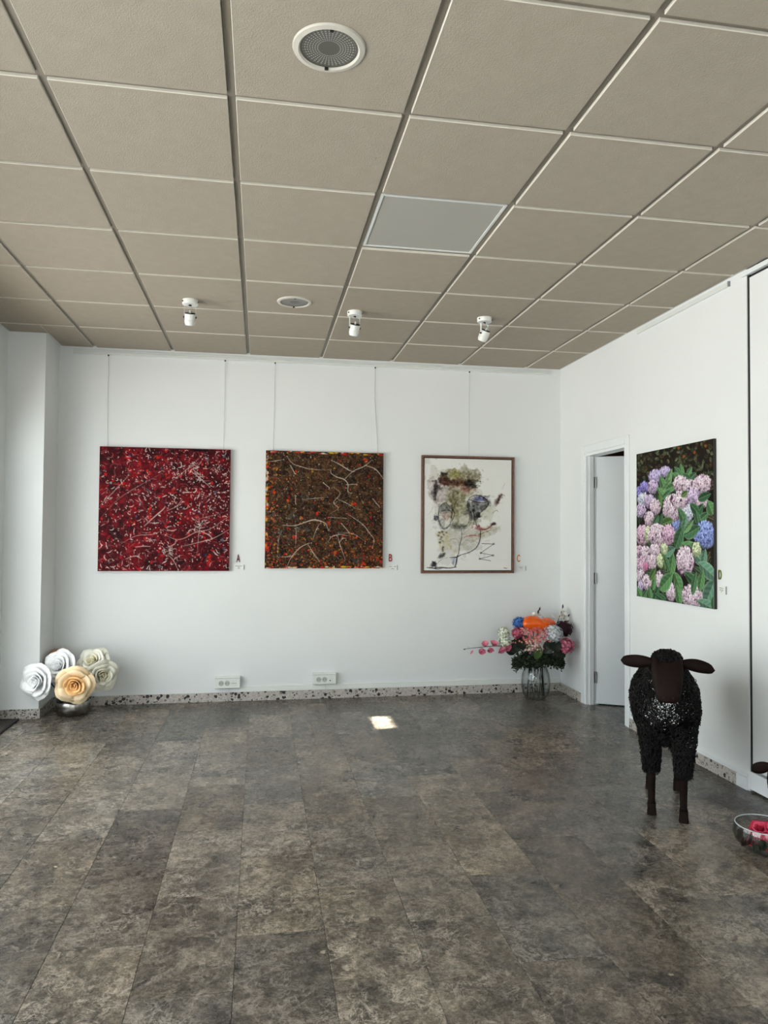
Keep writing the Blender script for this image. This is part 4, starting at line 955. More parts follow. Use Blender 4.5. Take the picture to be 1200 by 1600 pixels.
# ================================================================== SHEEP SCULPTURES
MAT['iron'] = simple('black_iron_rings', (12, 10, 9), 0.55, 0.2, var=0.4, scale=30, spec=0.25)
MAT['rust'] = simple('brown_iron_plate', (22, 12, 9), 0.65, 0.0, var=0.5, scale=18, bump=0.15, spec=0.10)
def ring_field(comps, seed, R=0.0125, r=0.0024, dens=1.0):
    """open metal rings welded over the union of ellipsoids and tapered rods"""
    g = np.random.default_rng(seed); P = []; N = []
    def inside(p, skip):
        for i, c in enumerate(comps):
            if i == skip: continue
            if c[0] == 'e':
                d = (p - c[1]) / c[2]
                if d @ d < 0.88: return True
            else:
                a, b, ra, rb = c[1:5]; ab = b - a; t = np.clip((p - a) @ ab / (ab @ ab), 0, 1); q = a + ab * t
                if np.linalg.norm(p - q) < (ra + (rb - ra) * t) * 0.90: return True
        return False
    for i, c in enumerate(comps):
        if c[0] == 'e':
            ra, rb, rc = c[2]; k = 1.6075
            area = 4 * math.pi * (((ra * rb) ** k + (ra * rc) ** k + (rb * rc) ** k) / 3) ** (1 / k)
            n = int(area / (R * R) * 0.62 * dens)
            for j in range(n):
                z = 1 - 2 * (j + 0.5) / n; a = j * 2.399963 + g.normal(0, 0.1); s = math.sqrt(max(0, 1 - z * z)); u = np.array((s * math.cos(a), s * math.sin(a), z))
                u /= np.linalg.norm(u); p = c[1] + c[2] * u * (1 + g.normal(0, 0.012)); nn = u / c[2]; nn /= np.linalg.norm(nn)
                if not inside(p, i): P.append(p); N.append(nn)
        else:
            a, b, ra, rb = c[1:5]; L = np.linalg.norm(b - a); ax = (b - a) / L
            x = np.cross(ax, (0.3, 0.9, 0.2)); x /= np.linalg.norm(x); y = np.cross(ax, x)
            n = int(math.pi * (ra + rb) * L / (R * R) * 0.62 * dens)
            for j in range(n):
                t = (j + 0.5) / n; an = j * 2.399963 + g.normal(0, 0.1); nn = x * math.cos(an) + y * math.sin(an)
                p = a + (b - a) * t + nn * (ra + (rb - ra) * t) * (1 + g.normal(0, 0.02))
                if not inside(p, i): P.append(p); N.append(nn)
    P = np.array(P); N = np.array(N); q = g.random(len(P))
    thin = ((np.abs(P[:, 0]) < 0.050) & (P[:, 1] < -0.12) & (P[:, 2] > 0.38) & (P[:, 2] < 0.64) & (q < 0.42)) | ((P[:, 1] > 0.22) & (np.abs(P[:, 0]) < 0.075) & (q < 0.5)); P, N = P[~thin], N[~thin]
    N = N + g.normal(0, 0.33, (len(P), 3)); N /= np.linalg.norm(N, axis=1)[:, None]
    n = len(P); U = np.cross(N, g.normal(0, 1, (n, 3))); U /= np.linalg.norm(U, axis=1)[:, None]; Vv = np.cross(N, U)
    S, T = 10, 4; th = np.linspace(0, 2 * math.pi * 0.86, S); ph = np.arange(T) * 2 * math.pi / T
    RR = R * g.uniform(0.72, 1.15, n)
    rad = RR[:, None, None] + r * np.cos(ph)[None, None, :] + 0 * th[None, :, None]
    hgt = r * np.sin(ph)[None, None, :] + (th[None, :, None] / 6 - 0.4) * 0.006 + 0 * rad
    co = np.cos(th)[None, :, None] * rad; si = np.sin(th)[None, :, None] * rad
    V = P[:, None, None] + U[:, None, None] * co[..., None] + Vv[:, None, None] * si[..., None] + N[:, None, None] * hgt[..., None]
    i, k = np.meshgrid(np.arange(S - 1), np.arange(T), indexing='ij'); k2 = (k + 1) % T
    q = np.stack([i * T + k, (i + 1) * T + k, (i + 1) * T + k2, i * T + k2], -1).reshape(-1, 4)
    F = (q[None] + (np.arange(n) * S * T)[:, None, None]).reshape(-1, 4)
    return V.reshape(-1, 3), F
def A3(*v): return np.array(v, float)
def loft(secs, n=16, p=3.2):
    """superellipse sections: (centre, x half width, second axis vector half)"""
    mb = MB(); V = []; F = []
    for c, w, ax in secs:
        c = Vector(c); ax = Vector(ax)
        for k in range(n):
            a = 2 * math.pi * k / n; ca, sa = math.cos(a), math.sin(a)
            u = math.copysign(abs(ca) ** (2 / p), ca); v = math.copysign(abs(sa) ** (2 / p), sa)
            V.append(c + Vector((w * u, 0, 0)) + ax * v)
    m = len(secs)
    for i in range(m - 1):
        for k in range(n): F.append((i * n + k, i * n + (k + 1) % n, (i + 1) * n + (k + 1) % n, (i + 1) * n + k))
    F.append(tuple(range(n))[::-1]); F.append(tuple((m - 1) * n + k for k in range(n)))
    return mb.add(V, F)
LEGS = [(-0.070, -0.182, -1), (0.073, -0.240, 1), (0.071, 0.222, 1), (-0.070, 0.202, -1)]
def build_sheep():
    root = empty('sheep_sculpture')
    comps = [('e', A3(0, 0.06, 0.520), A3(0.168, 0.30, 0.190)), ('e', A3(0, -0.13, 0.510), A3(0.158, 0.125, 0.185)),
             ('r', A3(0, -0.16, 0.62), A3(0, -0.235, 0.735), 0.105, 0.082), ('e', A3(0, -0.245, 0.775), A3(0.066, 0.062, 0.040))]
    for x, y, s in LEGS:
        comps.append(('r', A3(x * 1.08, y * 0.86, 0.44), A3(x, y, 0.205), 0.060, 0.034))
    V, F = ring_field(comps, 4, dens=1.55)
    # a thinner patch of rings on the breast lets light through
    tag(link_mesh('fleece', np_mesh('fleece', V, F, MAT['iron']), root), 'coat of small black welded metal rings', kind='stuff')
    # head: welded plate, hanging down in front
    hs = [((0, -0.262, 0.792), 0.060, (0, 0.040, 0.020)), ((0, -0.275, 0.770), 0.070, (0, 0.052, 0.020)), ((0, -0.292, 0.728), 0.0735, (0, 0.056, 0.018)), ((0, -0.310, 0.684), 0.070, (0, 0.052, 0.018)),
          ((0, -0.328, 0.640), 0.061, (0, 0.044, 0.016)), ((0, -0.340, 0.608), 0.053, (0, 0.037, 0.012)), ((0, -0.344, 0.594), 0.043, (0, 0.028, 0.008))]
    hd = loft(hs).build('head', MAT['rust'], root, 'all')
    for s in (-1, 1): MB().lathe([(0.009, 0), (0.008, 0.003), (0.004, 0.0055), (0, 0.006)], 12, Matrix.Translation((s * 0.0715, -0.314, 0.716)) @ Matrix.Rotation(s * math.pi / 2, 4, 'Y')).build('eye', MAT['iron'], hd, True)
    for s in (-1, 1): MB().lathe([(0.006, 0), (0.005, 0.002), (0, 0.0025)], 10, Matrix.Translation((s * 0.020, -0.3745, 0.610)) @ Matrix.Rotation(math.pi / 2, 4, 'X')).build('nostril', MAT['iron'], hd, True)
    # ears: cupped leaf shaped plates
    for s, droop in ((-1, -0.02), (1, 0.14)):
        mb = MB(); n = 13; V = []; F = []
        for i in range(n):
            t = i / (n - 1); w = 0.009 + 0.0225 * math.sin(math.pi * min(1, t * 0.86 + 0.06)) ** 0.8
            if t > 0.86: w *= math.sqrt(max(0.02, 1 - ((t - 0.86) / 0.14) ** 2))
            for side in (0.0022, -0.0022):
                for j in range(5):
                    v = j / 2 - 1
                    V.append((s * (0.062 + 0.152 * t), -0.272 + 0.010 * v * v + side + 0.02 * t, 0.757 + v * w - droop * 0.14 * t * t - 0.006 * t))
        for i in range(n - 1):
            for j in range(4):
                a = i * 10 + j; F += [(a, a + 1, a + 11, a + 10), (a + 5, a + 15, a + 16, a + 6)]
            F += [(i * 10, i * 10 + 10, i * 10 + 15, i * 10 + 5), (i * 10 + 4, i * 10 + 9, i * 10 + 19, i * 10 + 14)]
        F += [(0, 5, 6, 1), (1, 6, 7, 2), (2, 7, 8, 3), (3, 8, 9, 4)]; e = (n - 1) * 10; F += [(e, e + 1, e + 6, e + 5), (e + 1, e + 2, e + 7, e + 6), (e + 2, e + 3, e + 8, e + 7), (e + 3, e + 4, e + 9, e + 8)]
        mb.add(V, F).build('ear', MAT['rust'], root, 'all')
    for x, y, s in LEGS:
        front = y < 0; b = 0.0 if front else 0.02
        secs = [((x, y * 0.97, 0.300), 0.026, (0, 0.028, 0)), ((x, y + b, 0.215), 0.0205, (0, 0.023, 0)), ((x, y + b * 0.5, 0.120), 0.0175, (0, 0.019, 0)), ((x, y, 0.062), 0.0165, (0, 0.018, 0)), ((x, y - 0.002, 0.050), 0.020, (0, 0.022, 0))]
        lg = loft(secs, 12, 4.0).build('leg', MAT['rust'], root, 'all')
        loft([((x, y - 0.004, 0.052), 0.0195, (0, 0.023, 0)), ((x, y - 0.008, 0.022), 0.0205, (0, 0.026, 0)), ((x, y - 0.010, 0.0005), 0.0225, (0, 0.029, 0))], 12, 4.5).build('hoof', MAT['rust'], lg, True)
    loft([((0, 0.355, 0.60), 0.020, (0, 0.012, 0.01)), ((0, 0.385, 0.53), 0.026, (0, 0.016, 0.008)), ((0, 0.388, 0.44), 0.018, (0, 0.012, 0.004))], 10, 2).build('tail', MAT['rust'], root, 'all')
    return root
def copy_tree(o, parent=None):
    c = o.copy(); COL.objects.link(c); c.parent = parent
    for ch in list(o.children): copy_tree(ch, c)
    return c
ewe = build_sheep()
tag(ewe, 'black metal ring sheep sculpture standing on the floor, facing the camera', 'sculpture', 'metal sheep sculptures')
ewe.location = (3.392, 1.035, 0); ewe.rotation_euler = (0, 0, math.radians(-28.4))
def lamb_ear(me):
    """broader, drooping ear"""
    for v in me.vertices: v.co.z = 0.757 + (v.co.z - 0.757) * 2.0 - 0.28 * (abs(v.co.x) - 0.062)
    me.update()
lamb = copy_tree(ewe)
tag(lamb, 'small dark metal lamb sculpture at the picture edge behind the rose bowl', 'sculpture', 'metal sheep sculptures')
lamb.location = (3.706, 0.598, 0); lamb.rotation_euler = (0, 0, math.radians(-36)); lamb.scale = (0.435, 0.435, 0.435)
for c in lamb.children:
    if c.name.startswith('fleece'): c.scale.x = 0.62
    if c.name.startswith('ear'): c.scale.x = 1.25; c.data = c.data.copy(); lamb_ear(c.data)
    if c.name.startswith('leg'): c.scale.x = 0.75

# ================================================================== FLOWERS
def petal_mesh(name, mat, r0, r1, z0, z1, wrap, curl, tip, nu=7, nv=7):
    V = []; F = []
    for i in range(nv):
        v = i / (nv - 1)
        for j in range(nu):
            u = 2 * j / (nu - 1) - 1
            ve = v * (1 - 0.20 * u * u * v)
            rr = r0 + (r1 - r0) * ve ** 0.8; z = z0 + (z1 - z0) * (1 - (1 - ve) ** 1.5)
            if ve > 0.6: q = (ve - 0.6) / 0.4; rr += curl * q * q; z -= curl * 0.45 * q * q * (0.6 + 0.6 * abs(u))
            z += tip * max(0, 1 - abs(u) * 1.25) * v * v
            rr += 0.13 * r1 * abs(u) ** 2.6 * v * v                     # side edges stand off the next petal
            a = u * wrap / 2 * (0.35 + 0.65 * min(1, v * 1.7))
            V.append((rr * math.cos(a), rr * math.sin(a), z))
    for i in range(nv - 1):
        for j in range(nu - 1): a = i * nu + j; F.append((a, a + 1, a + nu + 1, a + nu))
    mb = MB().add(V, F); me = mb.mesh(name, mat, 'all', fix=False)
    return me
ROSE = [(2, 0.03, 0.08, 0.42, 230, -0.01), (3, 0.04, 0.17, 0.47, 160, 0.02), (3, 0.06, 0.31, 0.46, 150, 0.05), (4, 0.08, 0.48, 0.42, 124, 0.09), (5, 0.10, 0.70, 0.32, 104, 0.15), (5, 0.10, 0.90, 0.12, 104, 0.20)]
def rose(name, label, loc, axis, R, mats, group, seed, base=None, layers=ROSE, stem_mat=None, thick=0.0025, spin=0.0, depth=0.46):
    g = random.Random(seed)
    t = thing(name, label, 'flower', loc, group=group)
    q = Vector(axis).normalized().to_track_quat('Z', 'Y'); hd = empty('bloom'); hd.parent = t; hd.rotation_mode = 'QUATERNION'; hd.rotation_quaternion = q
    for li, (n, r0, r1, z1, wrap, curl) in enumerate(layers):
        me = petal_mesh('petal', mats[min(li * len(mats) // len(layers), len(mats) - 1)], r0 * R, r1 * R, -depth * R, z1 * R, math.radians(wrap), curl * R, (0.05 + 0.03 * li) * R)
        for k in range(n):
            o = link_mesh('petal', me, hd, (0, 0, g.uniform(-0.03, 0.03) * R), (g.uniform(-0.08, 0.08), g.uniform(-0.14, 0.10), spin + 2 * math.pi * (k + 0.5 * (li % 2)) / n + 0.6 * li + g.uniform(-0.12, 0.12)))
            m = o.modifiers.new('thickness', 'SOLIDIFY'); m.thickness = thick; m.offset = 0
    if base is not None:
        b = Vector(loc); e = Vector(base); a = Vector(axis).normalized(); p1 = -a * (0.44 * R); p2 = p1 - a * 0.03
        end = e - b; mid = (p2 + end) * 0.5 + Vector((0, 0, 0.015))
        MB().tube([p1, p2, mid, end], [0.012, 0.006, 0.0045, 0.004], 7).build('stem', stem_mat or MAT['stem'], t, True)
    return t
MAT['stem'] = simple('dark_green_stem', (20, 26, 18), 0.6)
MAT['leaf_dark'] = simple('dark_leaf', (28, 38, 26), 0.45, var=0.3, scale=20)
MAT['leaf_green'] = simple('green_leaf', (66, 92, 44), 0.45, var=0.25, scale=20)
MAT['rose_white'] = simple('white_foam_petal', (250, 251, 252), 0.6, var=0.02)
MAT['rose_cream'] = simple('cream_foam_petal', (232, 230, 216), 0.6, var=0.02)
MAT['rose_creamin'] = simple('cream_inner_petal', (224, 218, 190), 0.6, var=0.02)
MAT['rose_peach'] = simple('peach_outer_petal', (246, 222, 182), 0.6, var=0.03)
MAT['rose_peachin'] = simple('peach_inner_petal', (250, 202, 138), 0.6, var=0.04)
MAT['rose_tan'] = simple('tan_petal', (176, 138, 104), 0.6, var=0.05)
MAT['rose_red'] = simple('crimson_petal', (186, 28, 62), 0.5, var=0.12)
MAT['rose_pink'] = simple('pink_petal', (214, 70, 104), 0.5, var=0.1)

# ---- silver bowl vase with foam roses
VL = Vector((-0.055, 3.335, 0))
vb = thing('silver_bowl_vase', 'low silver metal bowl vase holding large foam roses by the pillar', 'vase', VL)
silver = simple('brushed_silver', (150, 146, 140), 0.22, 1.0, var=0.12, scale=9)
MB().lathe([(0, 0), (0.085, 0.0), (0.108, 0.010), (0.121, 0.032), (0.124, 0.06), (0.123, 0.092), (0.118, 0.104), (0.112, 0.104), (0.116, 0.09), (0.117, 0.05), (0.10, 0.016), (0, 0.010)], 48, cap=False).build('bowl', silver, vb, True)
MB().lathe([(0.112, 0.100), (0.116, 0.118), (0.110, 0.142), (0.092, 0.162), (0.089, 0.161), (0.107, 0.140), (0.112, 0.118), (0.109, 0.100)], 48, cap=False).build('glass_collar', MAT['glass'], vb, True)
neck = VL + Vector((0, 0, 0.03))
Rl = 'foam roses in the silver bowl'
rose('foam_rose', 'white foam rose drooping in front of the pillar edge', pix(60, 1064, 3.15), (-0.42, -0.88, 0.05), 0.125, [MAT['rose_white']], Rl, 1, neck)
rose('foam_rose', 'upright white foam rose above the peach rose', pix(95, 1041, 3.27), (-0.25, -0.80, 0.30), 0.118, [MAT['rose_white']], Rl, 2, neck, spin=0.4)
rose('foam_rose', 'peach orange foam rose at the front of the silver bowl', pix(117.5, 1069, 3.13), (0.08, -0.98, -0.06), 0.132, [MAT['rose_peachin'], MAT['rose_peachin'], MAT['rose_peach']], Rl, 3, neck, spin=0.2)
rose('foam_rose', 'cream foam rose at the top, tilted towards the peach rose', pix(147, 1036, 3.33), (-0.20, -0.70, 0.55), 0.120, [MAT['rose_creamin'], MAT['rose_cream']], Rl, 4, neck)
rose('foam_rose', 'cream foam rose farthest from the pillar, turned away', pix(158, 1054, 3.24), (0.50, -0.80, -0.10), 0.118, [MAT['rose_creamin'], MAT['rose_cream']], Rl, 5, neck, spin=0.5)
rose('foam_rose', 'tan brown foam rose half hidden behind the white roses', pix(89, 1030, 3.40), (-0.25, -0.55, 0.6), 0.088, [MAT['rose_tan']], Rl, 6, neck)

# ---- doormat in the corner by the street wall
dm = thing('doormat', 'dark doormat with black rubber edge by the street wall', 'mat', (0, 0, 0))
MB().box(XL + 0.014, -0.408, 1.7, 3.20, 0.001, 0.010, 0.002).build('pile', simple('mat_pile', (62, 58, 54), 0.95, var=0.3, scale=90, bump=0.5), dm)
MB().box(-0.408, -0.392, 1.7, 3.215, 0.0005, 0.012, 0.002).box(XL + 0.014, -0.408, 3.20, 3.215, 0.0005, 0.012, 0.002).build('edging', MAT['black'], dm)

# ---- glass bowl with crimson roses
BW = Vector((3.505, 0.432, 0))
bw = thing('glass_bowl', 'clear glass bowl of crimson roses on the floor', 'bowl', BW)
MB().lathe([(0, 0.0), (0.050, 0.0), (0.085, 0.010), (0.118, 0.040), (0.128, 0.070), (0.124, 0.100), (0.119, 0.113), (0.116, 0.112), (0.121, 0.098), (0.124, 0.070), (0.114, 0.042), (0.082, 0.014), (0, 0.006)], 56, cap=False).build('bowl', MAT['glass'], bw, True)
RED = [(3, 0.03, 0.14, 0.42, 190, 0.0), (4, 0.06, 0.34, 0.40, 130, 0.06), (5, 0.08, 0.60, 0.30, 110, 0.12), (5, 0.10, 0.85, 0.10, 100, 0.18)]
spots = [(-0.032, -0.050, 0.070, 0.046), (0.030, -0.072, 0.060, 0.042), (-0.020, 0.030, 0.098, 0.046), (0.058, -0.006, 0.088, 0.046), (0.012, -0.012, 0.112, 0.040), (0.050, 0.062, 0.078, 0.042), (-0.062, 0.012, 0.060, 0.036)]
where = ['nearest the camera, against the glass', 'low at the front beside another', 'at the back rim, facing up', 'on the wall side of the heap', 'topmost in the middle of the heap', 'at the back on the lamb side', 'low by the dark leaves']
for i, (dx, dy, z, R) in enumerate(spots):
    rose('crimson_rose', 'small crimson rose in the glass bowl, ' + where[i], BW + Vector((dx + 0.020, dy - 0.003, z - 0.016)), (dx * 3 - 0.2, dy * 3 - 0.3, 0.55), R, [MAT['rose_red'], MAT['rose_pink'], MAT['rose_red']], 'crimson roses in the glass bowl', 30 + i, layers=RED, thick=0.001)
def blade(mb, base, tip, w, up, n=6):
    b, t = Vector(base), Vector(tip); d = t - b; s = d.cross(Vector(up)).normalized(); u = s.cross(d).normalized(); V = []; F = []
    for i in range(n + 1):
        q = i / n; ww = w * math.sin(math.pi * min(0.98, 0.06 + q * 0.92)) ** 0.75; c = b + d * q + u * (0.12 * d.length * math.sin(q * 2.4))
        V += [c - s * ww + u * ww * 0.25, c, c + s * ww + u * ww * 0.25]
    for i in range(n):
        a = i * 3; F += [(a, a + 1, a + 4, a + 3), (a + 1, a + 2, a + 5, a + 4)]
    mb.add(V, F)
MB().tube([(0.1178 * math.cos(2 * math.pi * k / 48), 0.1178 * math.sin(2 * math.pi * k / 48), 0.1130) for k in range(49)], 0.0026, 6).build('rim', simple('glass_rim', (186, 192, 192), 0.08), bw, True)
lrnd = random.Random(3)
for k in range(11):
    a = 2.1 + 0.19 * k; r0 = 0.055 + 0.01 * (k % 3); z0 = 0.022 + 0.010 * (k % 4)
    mb = MB(); blade(mb, (math.cos(a - 0.2) * r0, math.sin(a - 0.2) * r0, z0), (math.cos(a + 0.25) * 0.104, math.sin(a + 0.25) * 0.104, z0 + 0.028 + 0.012 * (k % 2)), 0.022, (math.cos(a), math.sin(a), 0.4)); mb.build('rose_leaf', MAT['leaf_dark'], bw, 'all')

# ---- tall glass vase with the mixed bouquet
VR = Vector((3.600, 3.345, 0))
vr = thing('glass_vase', 'clear bulbous glass vase of mixed flowers in the far corner', 'vase', VR)
MB().lathe([(0, 0.0), (0.062, 0.0), (0.082, 0.008), (0.104, 0.040), (0.117, 0.090), (0.120, 0.140), (0.114, 0.200), (0.100, 0.245), (0.090, 0.270), (0.087, 0.269), (0.097, 0.244), (0.111, 0.200), (0.117, 0.140), (0.114, 0.090), (0.101, 0.042), (0.080, 0.014), (0, 0.010)], 56, cap=False).build('vase_body', MAT['glass'], vr, True)
Bq = 'stems of the mixed bouquet'
srnd = random.Random(5); stem_i = [0]
def vase_stem(parent, start, r=0.0034):
    """stem from a flower head down through the vase neck to the vase floor"""
    k = stem_i[0]; stem_i[0] += 1; a = 2.399963 * k; o = Vector(parent.location)
    p0 = Vector(start); n = VR + Vector((0.058 * math.cos(a), 0.040 * math.sin(a), 0.262)); f = VR + Vector((0.076 * math.cos(a + 0.5), 0.060 * math.sin(a + 0.5), 0.020))
    mid = (p0 + n) * 0.5; mid.z += 0.02
    MB().tube([p0 - o, mid - o, n - o, (n + f) * 0.5 - o, f - o], r, 6).build('stem', MAT['stem'], parent, True)
def floret_mesh(name, R, fl, mat, seed, squash=1.0):
    g = np.random.default_rng(seed); n = int(4 * math.pi * R * R / (fl * fl) * 0.85); V = []; F = []
    for j in range(n):
        z = 1 - 1.86 * (j + 0.5) / n; a = j * 2.399963; s = math.sqrt(max(0, 1 - z * z)); nn = Vector((s * math.cos(a), s * math.sin(a), z)); nn = (nn + Vector(g.normal(0, 0.16, 3))).normalized()
        c = nn * R * (1 + g.normal(0, 0.05)); c.z *= squash; u = nn.cross(Vector(g.normal(0, 1, 3))).normalized(); v = nn.cross(u); b0 = len(V)
        V.append(c)
        for k in range(4):
            t = k * math.pi / 2; d = u * math.cos(t) + v * math.sin(t); e = u * math.cos(t + 0.75) + v * math.sin(t + 0.75); e2 = u * math.cos(t - 0.75) + v * math.sin(t - 0.75); b = len(V)
            V += [c + e2 * fl * 0.42 + nn * 0.10 * fl, c + d * fl * 0.66 + nn * fl * (0.05 + g.uniform(-0.1, 0.2)), c + e * fl * 0.42 + nn * 0.10 * fl]; F.append((b0, b, b + 1, b + 2))
    me = np_mesh(name, np.array([tuple(p) for p in V]), np.array(F), mat, False)
    return me
def hydrangea(label, p, R, mat, core, seed, fl=0.018, leaves=(), squash=0.92):
    t = thing('hydrangea', label, 'flower', p, group=Bq)
    link_mesh('florets', floret_mesh('florets', R * 0.95, fl, mat, seed, squash), t)['kind'] = 'stuff'
    MB().lathe([(R * 0.86 * math.sin(x), R * 0.86 * squash * math.cos(x)) for x in np.linspace(math.pi, 0, 10)], 16, cap=False).build('flower_core', core, t, True)
    for tip, w, m in leaves:
        mb = MB(); blade(mb, (0, 0, -R * 0.7), tip, w, (0, -1, 0.4)); mb.build('leaf', m, t, 'all')
    vase_stem(t, Vector(p) + Vector((0, 0, -R * 0.8)))
    return t
W1 = island('white_florets', (236, 240, 246), (206, 212, 222)); W2 = island('cream_florets', (240, 242, 226), (212, 220, 190)); PK1 = island('pink_florets', (226, 140, 160), (188, 92, 118)); PK2 = island('rose_florets', (206, 110, 132), (160, 70, 96))
BU = island('burgundy_florets', (66, 16, 34), (38, 8, 22)); BLU = island('blue_florets', (70, 130, 200), (40, 92, 170))
cW, cP, cB, cBl = simple('white_core', (170, 176, 170)), simple('pink_core', (140, 66, 84)), simple('burgundy_core', (34, 8, 18)), simple('blue_core', (34, 70, 130))
hydrangea('round white hydrangea beside the orange ornament', pix(864, 990, 3.205), 0.080, W1, cW, 1, leaves=[((0.02, -0.03, -0.15), 0.05, MAT['leaf_dark']), ((-0.08, 0.0, -0.16), 0.05, MAT['leaf_dark']), ((0.09, 0.02, -0.13), 0.05, MAT['leaf_dark'])])
hydrangea('dark burgundy hydrangea behind the white hydrangea', pix(880.5, 983, 3.32), 0.076, BU, cB, 2)
hydrangea('large pink hydrangea low by the right wall', pix(884, 1009, 3.215), 0.074, PK1, cP, 3, leaves=[((-0.12, 0.0, -0.08), 0.045, MAT['leaf_dark'])])
hydrangea('small rose pink hydrangea left of the orange ornament', pix(809, 989, 3.27), 0.052, PK2, cP, 4, 0.014, leaves=[((0.06, -0.04, -0.14), 0.055, MAT['leaf_dark']), ((-0.02, -0.03, -0.15), 0.05, MAT['leaf_dark']), ((0.11, 0.0, -0.11), 0.05, MAT['leaf_dark'])])
hydrangea('blue hydrangea behind the orange ornament', pix(812, 974, 3.36), 0.060, BLU, cBl, 5, 0.014)
hydrangea('cream hydrangea, upper of two on the outer edge of the bouquet', pix(787, 988, 3.30), 0.054, W2, cW, 6, 0.015)
hydrangea('cream hydrangea, lower of two on the outer edge of the bouquet', pix(789, 1003, 3.27), 0.056, W2, cW, 7, 0.016, leaves=[((0.14, 0.0, -0.05), 0.055, MAT['leaf_dark']), ((0.08, 0.0, -0.10), 0.045, MAT['leaf_dark'])])
# shiny orange ornament
og = thing('orange_ornament', 'shiny orange lobed ornament on top of the bouquet', 'ornament', pix(840, 976, 3.33), group=None)
mb = MB(); V = []; F = []; nu, nv = 36, 14
for i in range(nv + 1):
    th = math.pi * i / nv
    for k in range(nu):
        a = 2 * math.pi * k / nu; rr = 1 + 0.10 * math.cos(5 * a) * math.sin(th)
        x = 0.148 * rr * math.sin(th) * math.cos(a); y = 0.085 * rr * math.sin(th) * math.sin(a); z = 0.078 * math.cos(th) * (1 - 0.30 * math.exp(-((x - 0.03) / 0.045) ** 2)) + (0.012 if x < 0 else -0.004) * math.sin(th)
        V.append((x, y, z))
for i in range(nv):
    for k in range(nu): F.append((i * nu + k, (i + 1) * nu + k, (i + 1) * nu + (k + 1) % nu, i * nu + (k + 1) % nu))
mb.add(V, F).build('lobed_body', simple('orange_lacquer', (240, 98, 14), 0.12, var=0.05), og, 'all'); vase_stem(og, Vector(og.location) + Vector((0, 0, -0.05)), 0.004)
# spray of small pink and cream blossoms in the middle
sp = thing('blossom_spray', 'spray of tiny pink and cream blossoms in front of the orange ornament', 'flower', pix(832, 1006, 3.19), group=Bq)
g = np.random.default_rng(9)
def tiny(name, spread, n, mat, fl, seed, zoff):
    gg = np.random.default_rng(seed); V = []; F = []
    for j in range(n):
        x = gg.normal(0, spread[0]); z = zoff + gg.uniform(-1, 1) * spread[2]; y = gg.normal(0, spread[1]) - 0.03; c = Vector((x, y, z)); nn = Vector((gg.normal(0, 0.5), -1, gg.normal(0.4, 0.5))).normalized(); u = nn.cross(Vector(gg.normal(0, 1, 3))).normalized(); v = nn.cross(u); b0 = len(V); V.append(c)
        for k in range(5):
            t = k * 2 * math.pi / 5; b = len(V); V += [c + (u * math.cos(t - .5) + v * math.sin(t - .5)) * fl * 0.5 + nn * fl * .1, c + (u * math.cos(t) + v * math.sin(t)) * fl + nn * fl * .3, c + (u * math.cos(t + .5) + v * math.sin(t + .5)) * fl * 0.5 + nn * fl * .1]; F.append((b0, b, b + 1, b + 2))
    o = link_mesh(name, np_mesh(name, np.array([tuple(p) for p in V]), np.array(F), mat), sp); o['kind'] = 'stuff'
tiny('pink_blossoms', (0.060, 0.02, 0.060), 230, island('coral_blossom', (236, 140, 130), (206, 92, 104)), 0.010, 1, 0.075)
tiny('cream_blossoms', (0.036, 0.015, 0.05), 70, island('cream_blossom', (240, 222, 190), (224, 180, 170)), 0.011, 2, 0.0)
tiny('mauve_blossoms', (0.035, 0.015, 0.05), 45, island('mauve_blossom', (220, 150, 176), (190, 110, 140)), 0.011, 3, -0.03)
mb = MB()
for k in range(30):
    x = g.normal(0, 0.05); z = g.uniform(0.0, 0.12); mb.tube([(0, 0.0, -0.10), (x * 0.45, -0.02, (z - 0.10) * 0.4), (x, -0.028, z)], 0.0014, 4)
mb.build('twigs', simple('grey_green_twig', (70, 92, 82), 0.6), sp); vase_stem(sp, Vector(sp.location) + Vector((0, 0, -0.09)))
mb = MB(); blade(mb, (0.02, -0.02, -0.12), (0.045, -0.03, -0.005), 0.038, (0, -1, 0.2)); mb.build('leaf', MAT['leaf_green'], sp, 'all')
# low skirt of small dark leaves
gs = thing('greenery_skirt', 'low skirt of small dark green leaves round the vase neck', 'foliage', VR + Vector((0.0, -0.06, 0.335)), group=None)
gg = np.random.default_rng(14); V = []; F = []
for j in range(4200):
    a = gg.uniform(0, 6.283); q = math.sqrt(gg.random()); x = 0.225 * q * math.cos(a); y = 0.13 * q * math.sin(a); z = 0.042 * gg.normal(0, 0.55) - 0.05 * (abs(x) / 0.225) ** 2 + 0.012
    c = Vector((x, y, z)); d = Vector(gg.normal(0, 1, 3)).normalized(); s = d.cross(Vector(gg.normal(0, 1, 3))).normalized(); L = gg.uniform(0.010, 0.017); b = len(V)
    V += [c - d * L, c + s * L * 0.5, c + d * L, c - s * L * 0.5]; F.append((b, b + 1, b + 2, b + 3))
link_mesh('small_leaves', np_mesh('small_leaves', np.array([tuple(p) for p in V]), np.array(F), island('box_leaf', (30, 40, 28), (52, 62, 42))), gs)['kind'] = 'stuff'
mb = MB()
for k in range(16):
    a = 2 * math.pi * k / 16; x, y = 0.2 * math.cos(a), 0.11 * math.sin(a); mb.tube([(0, 0.05, -0.09), (x * 0.4, y * 0.4, 0.0), (x, y, -0.03)], 0.002, 5)
mb.build('twigs', MAT['stem'], gs); 
for _ in range(3): vase_stem(gs, Vector(gs.location) + Vector((srnd.uniform(-.03, .03), 0.05, -0.06)), 0.003)
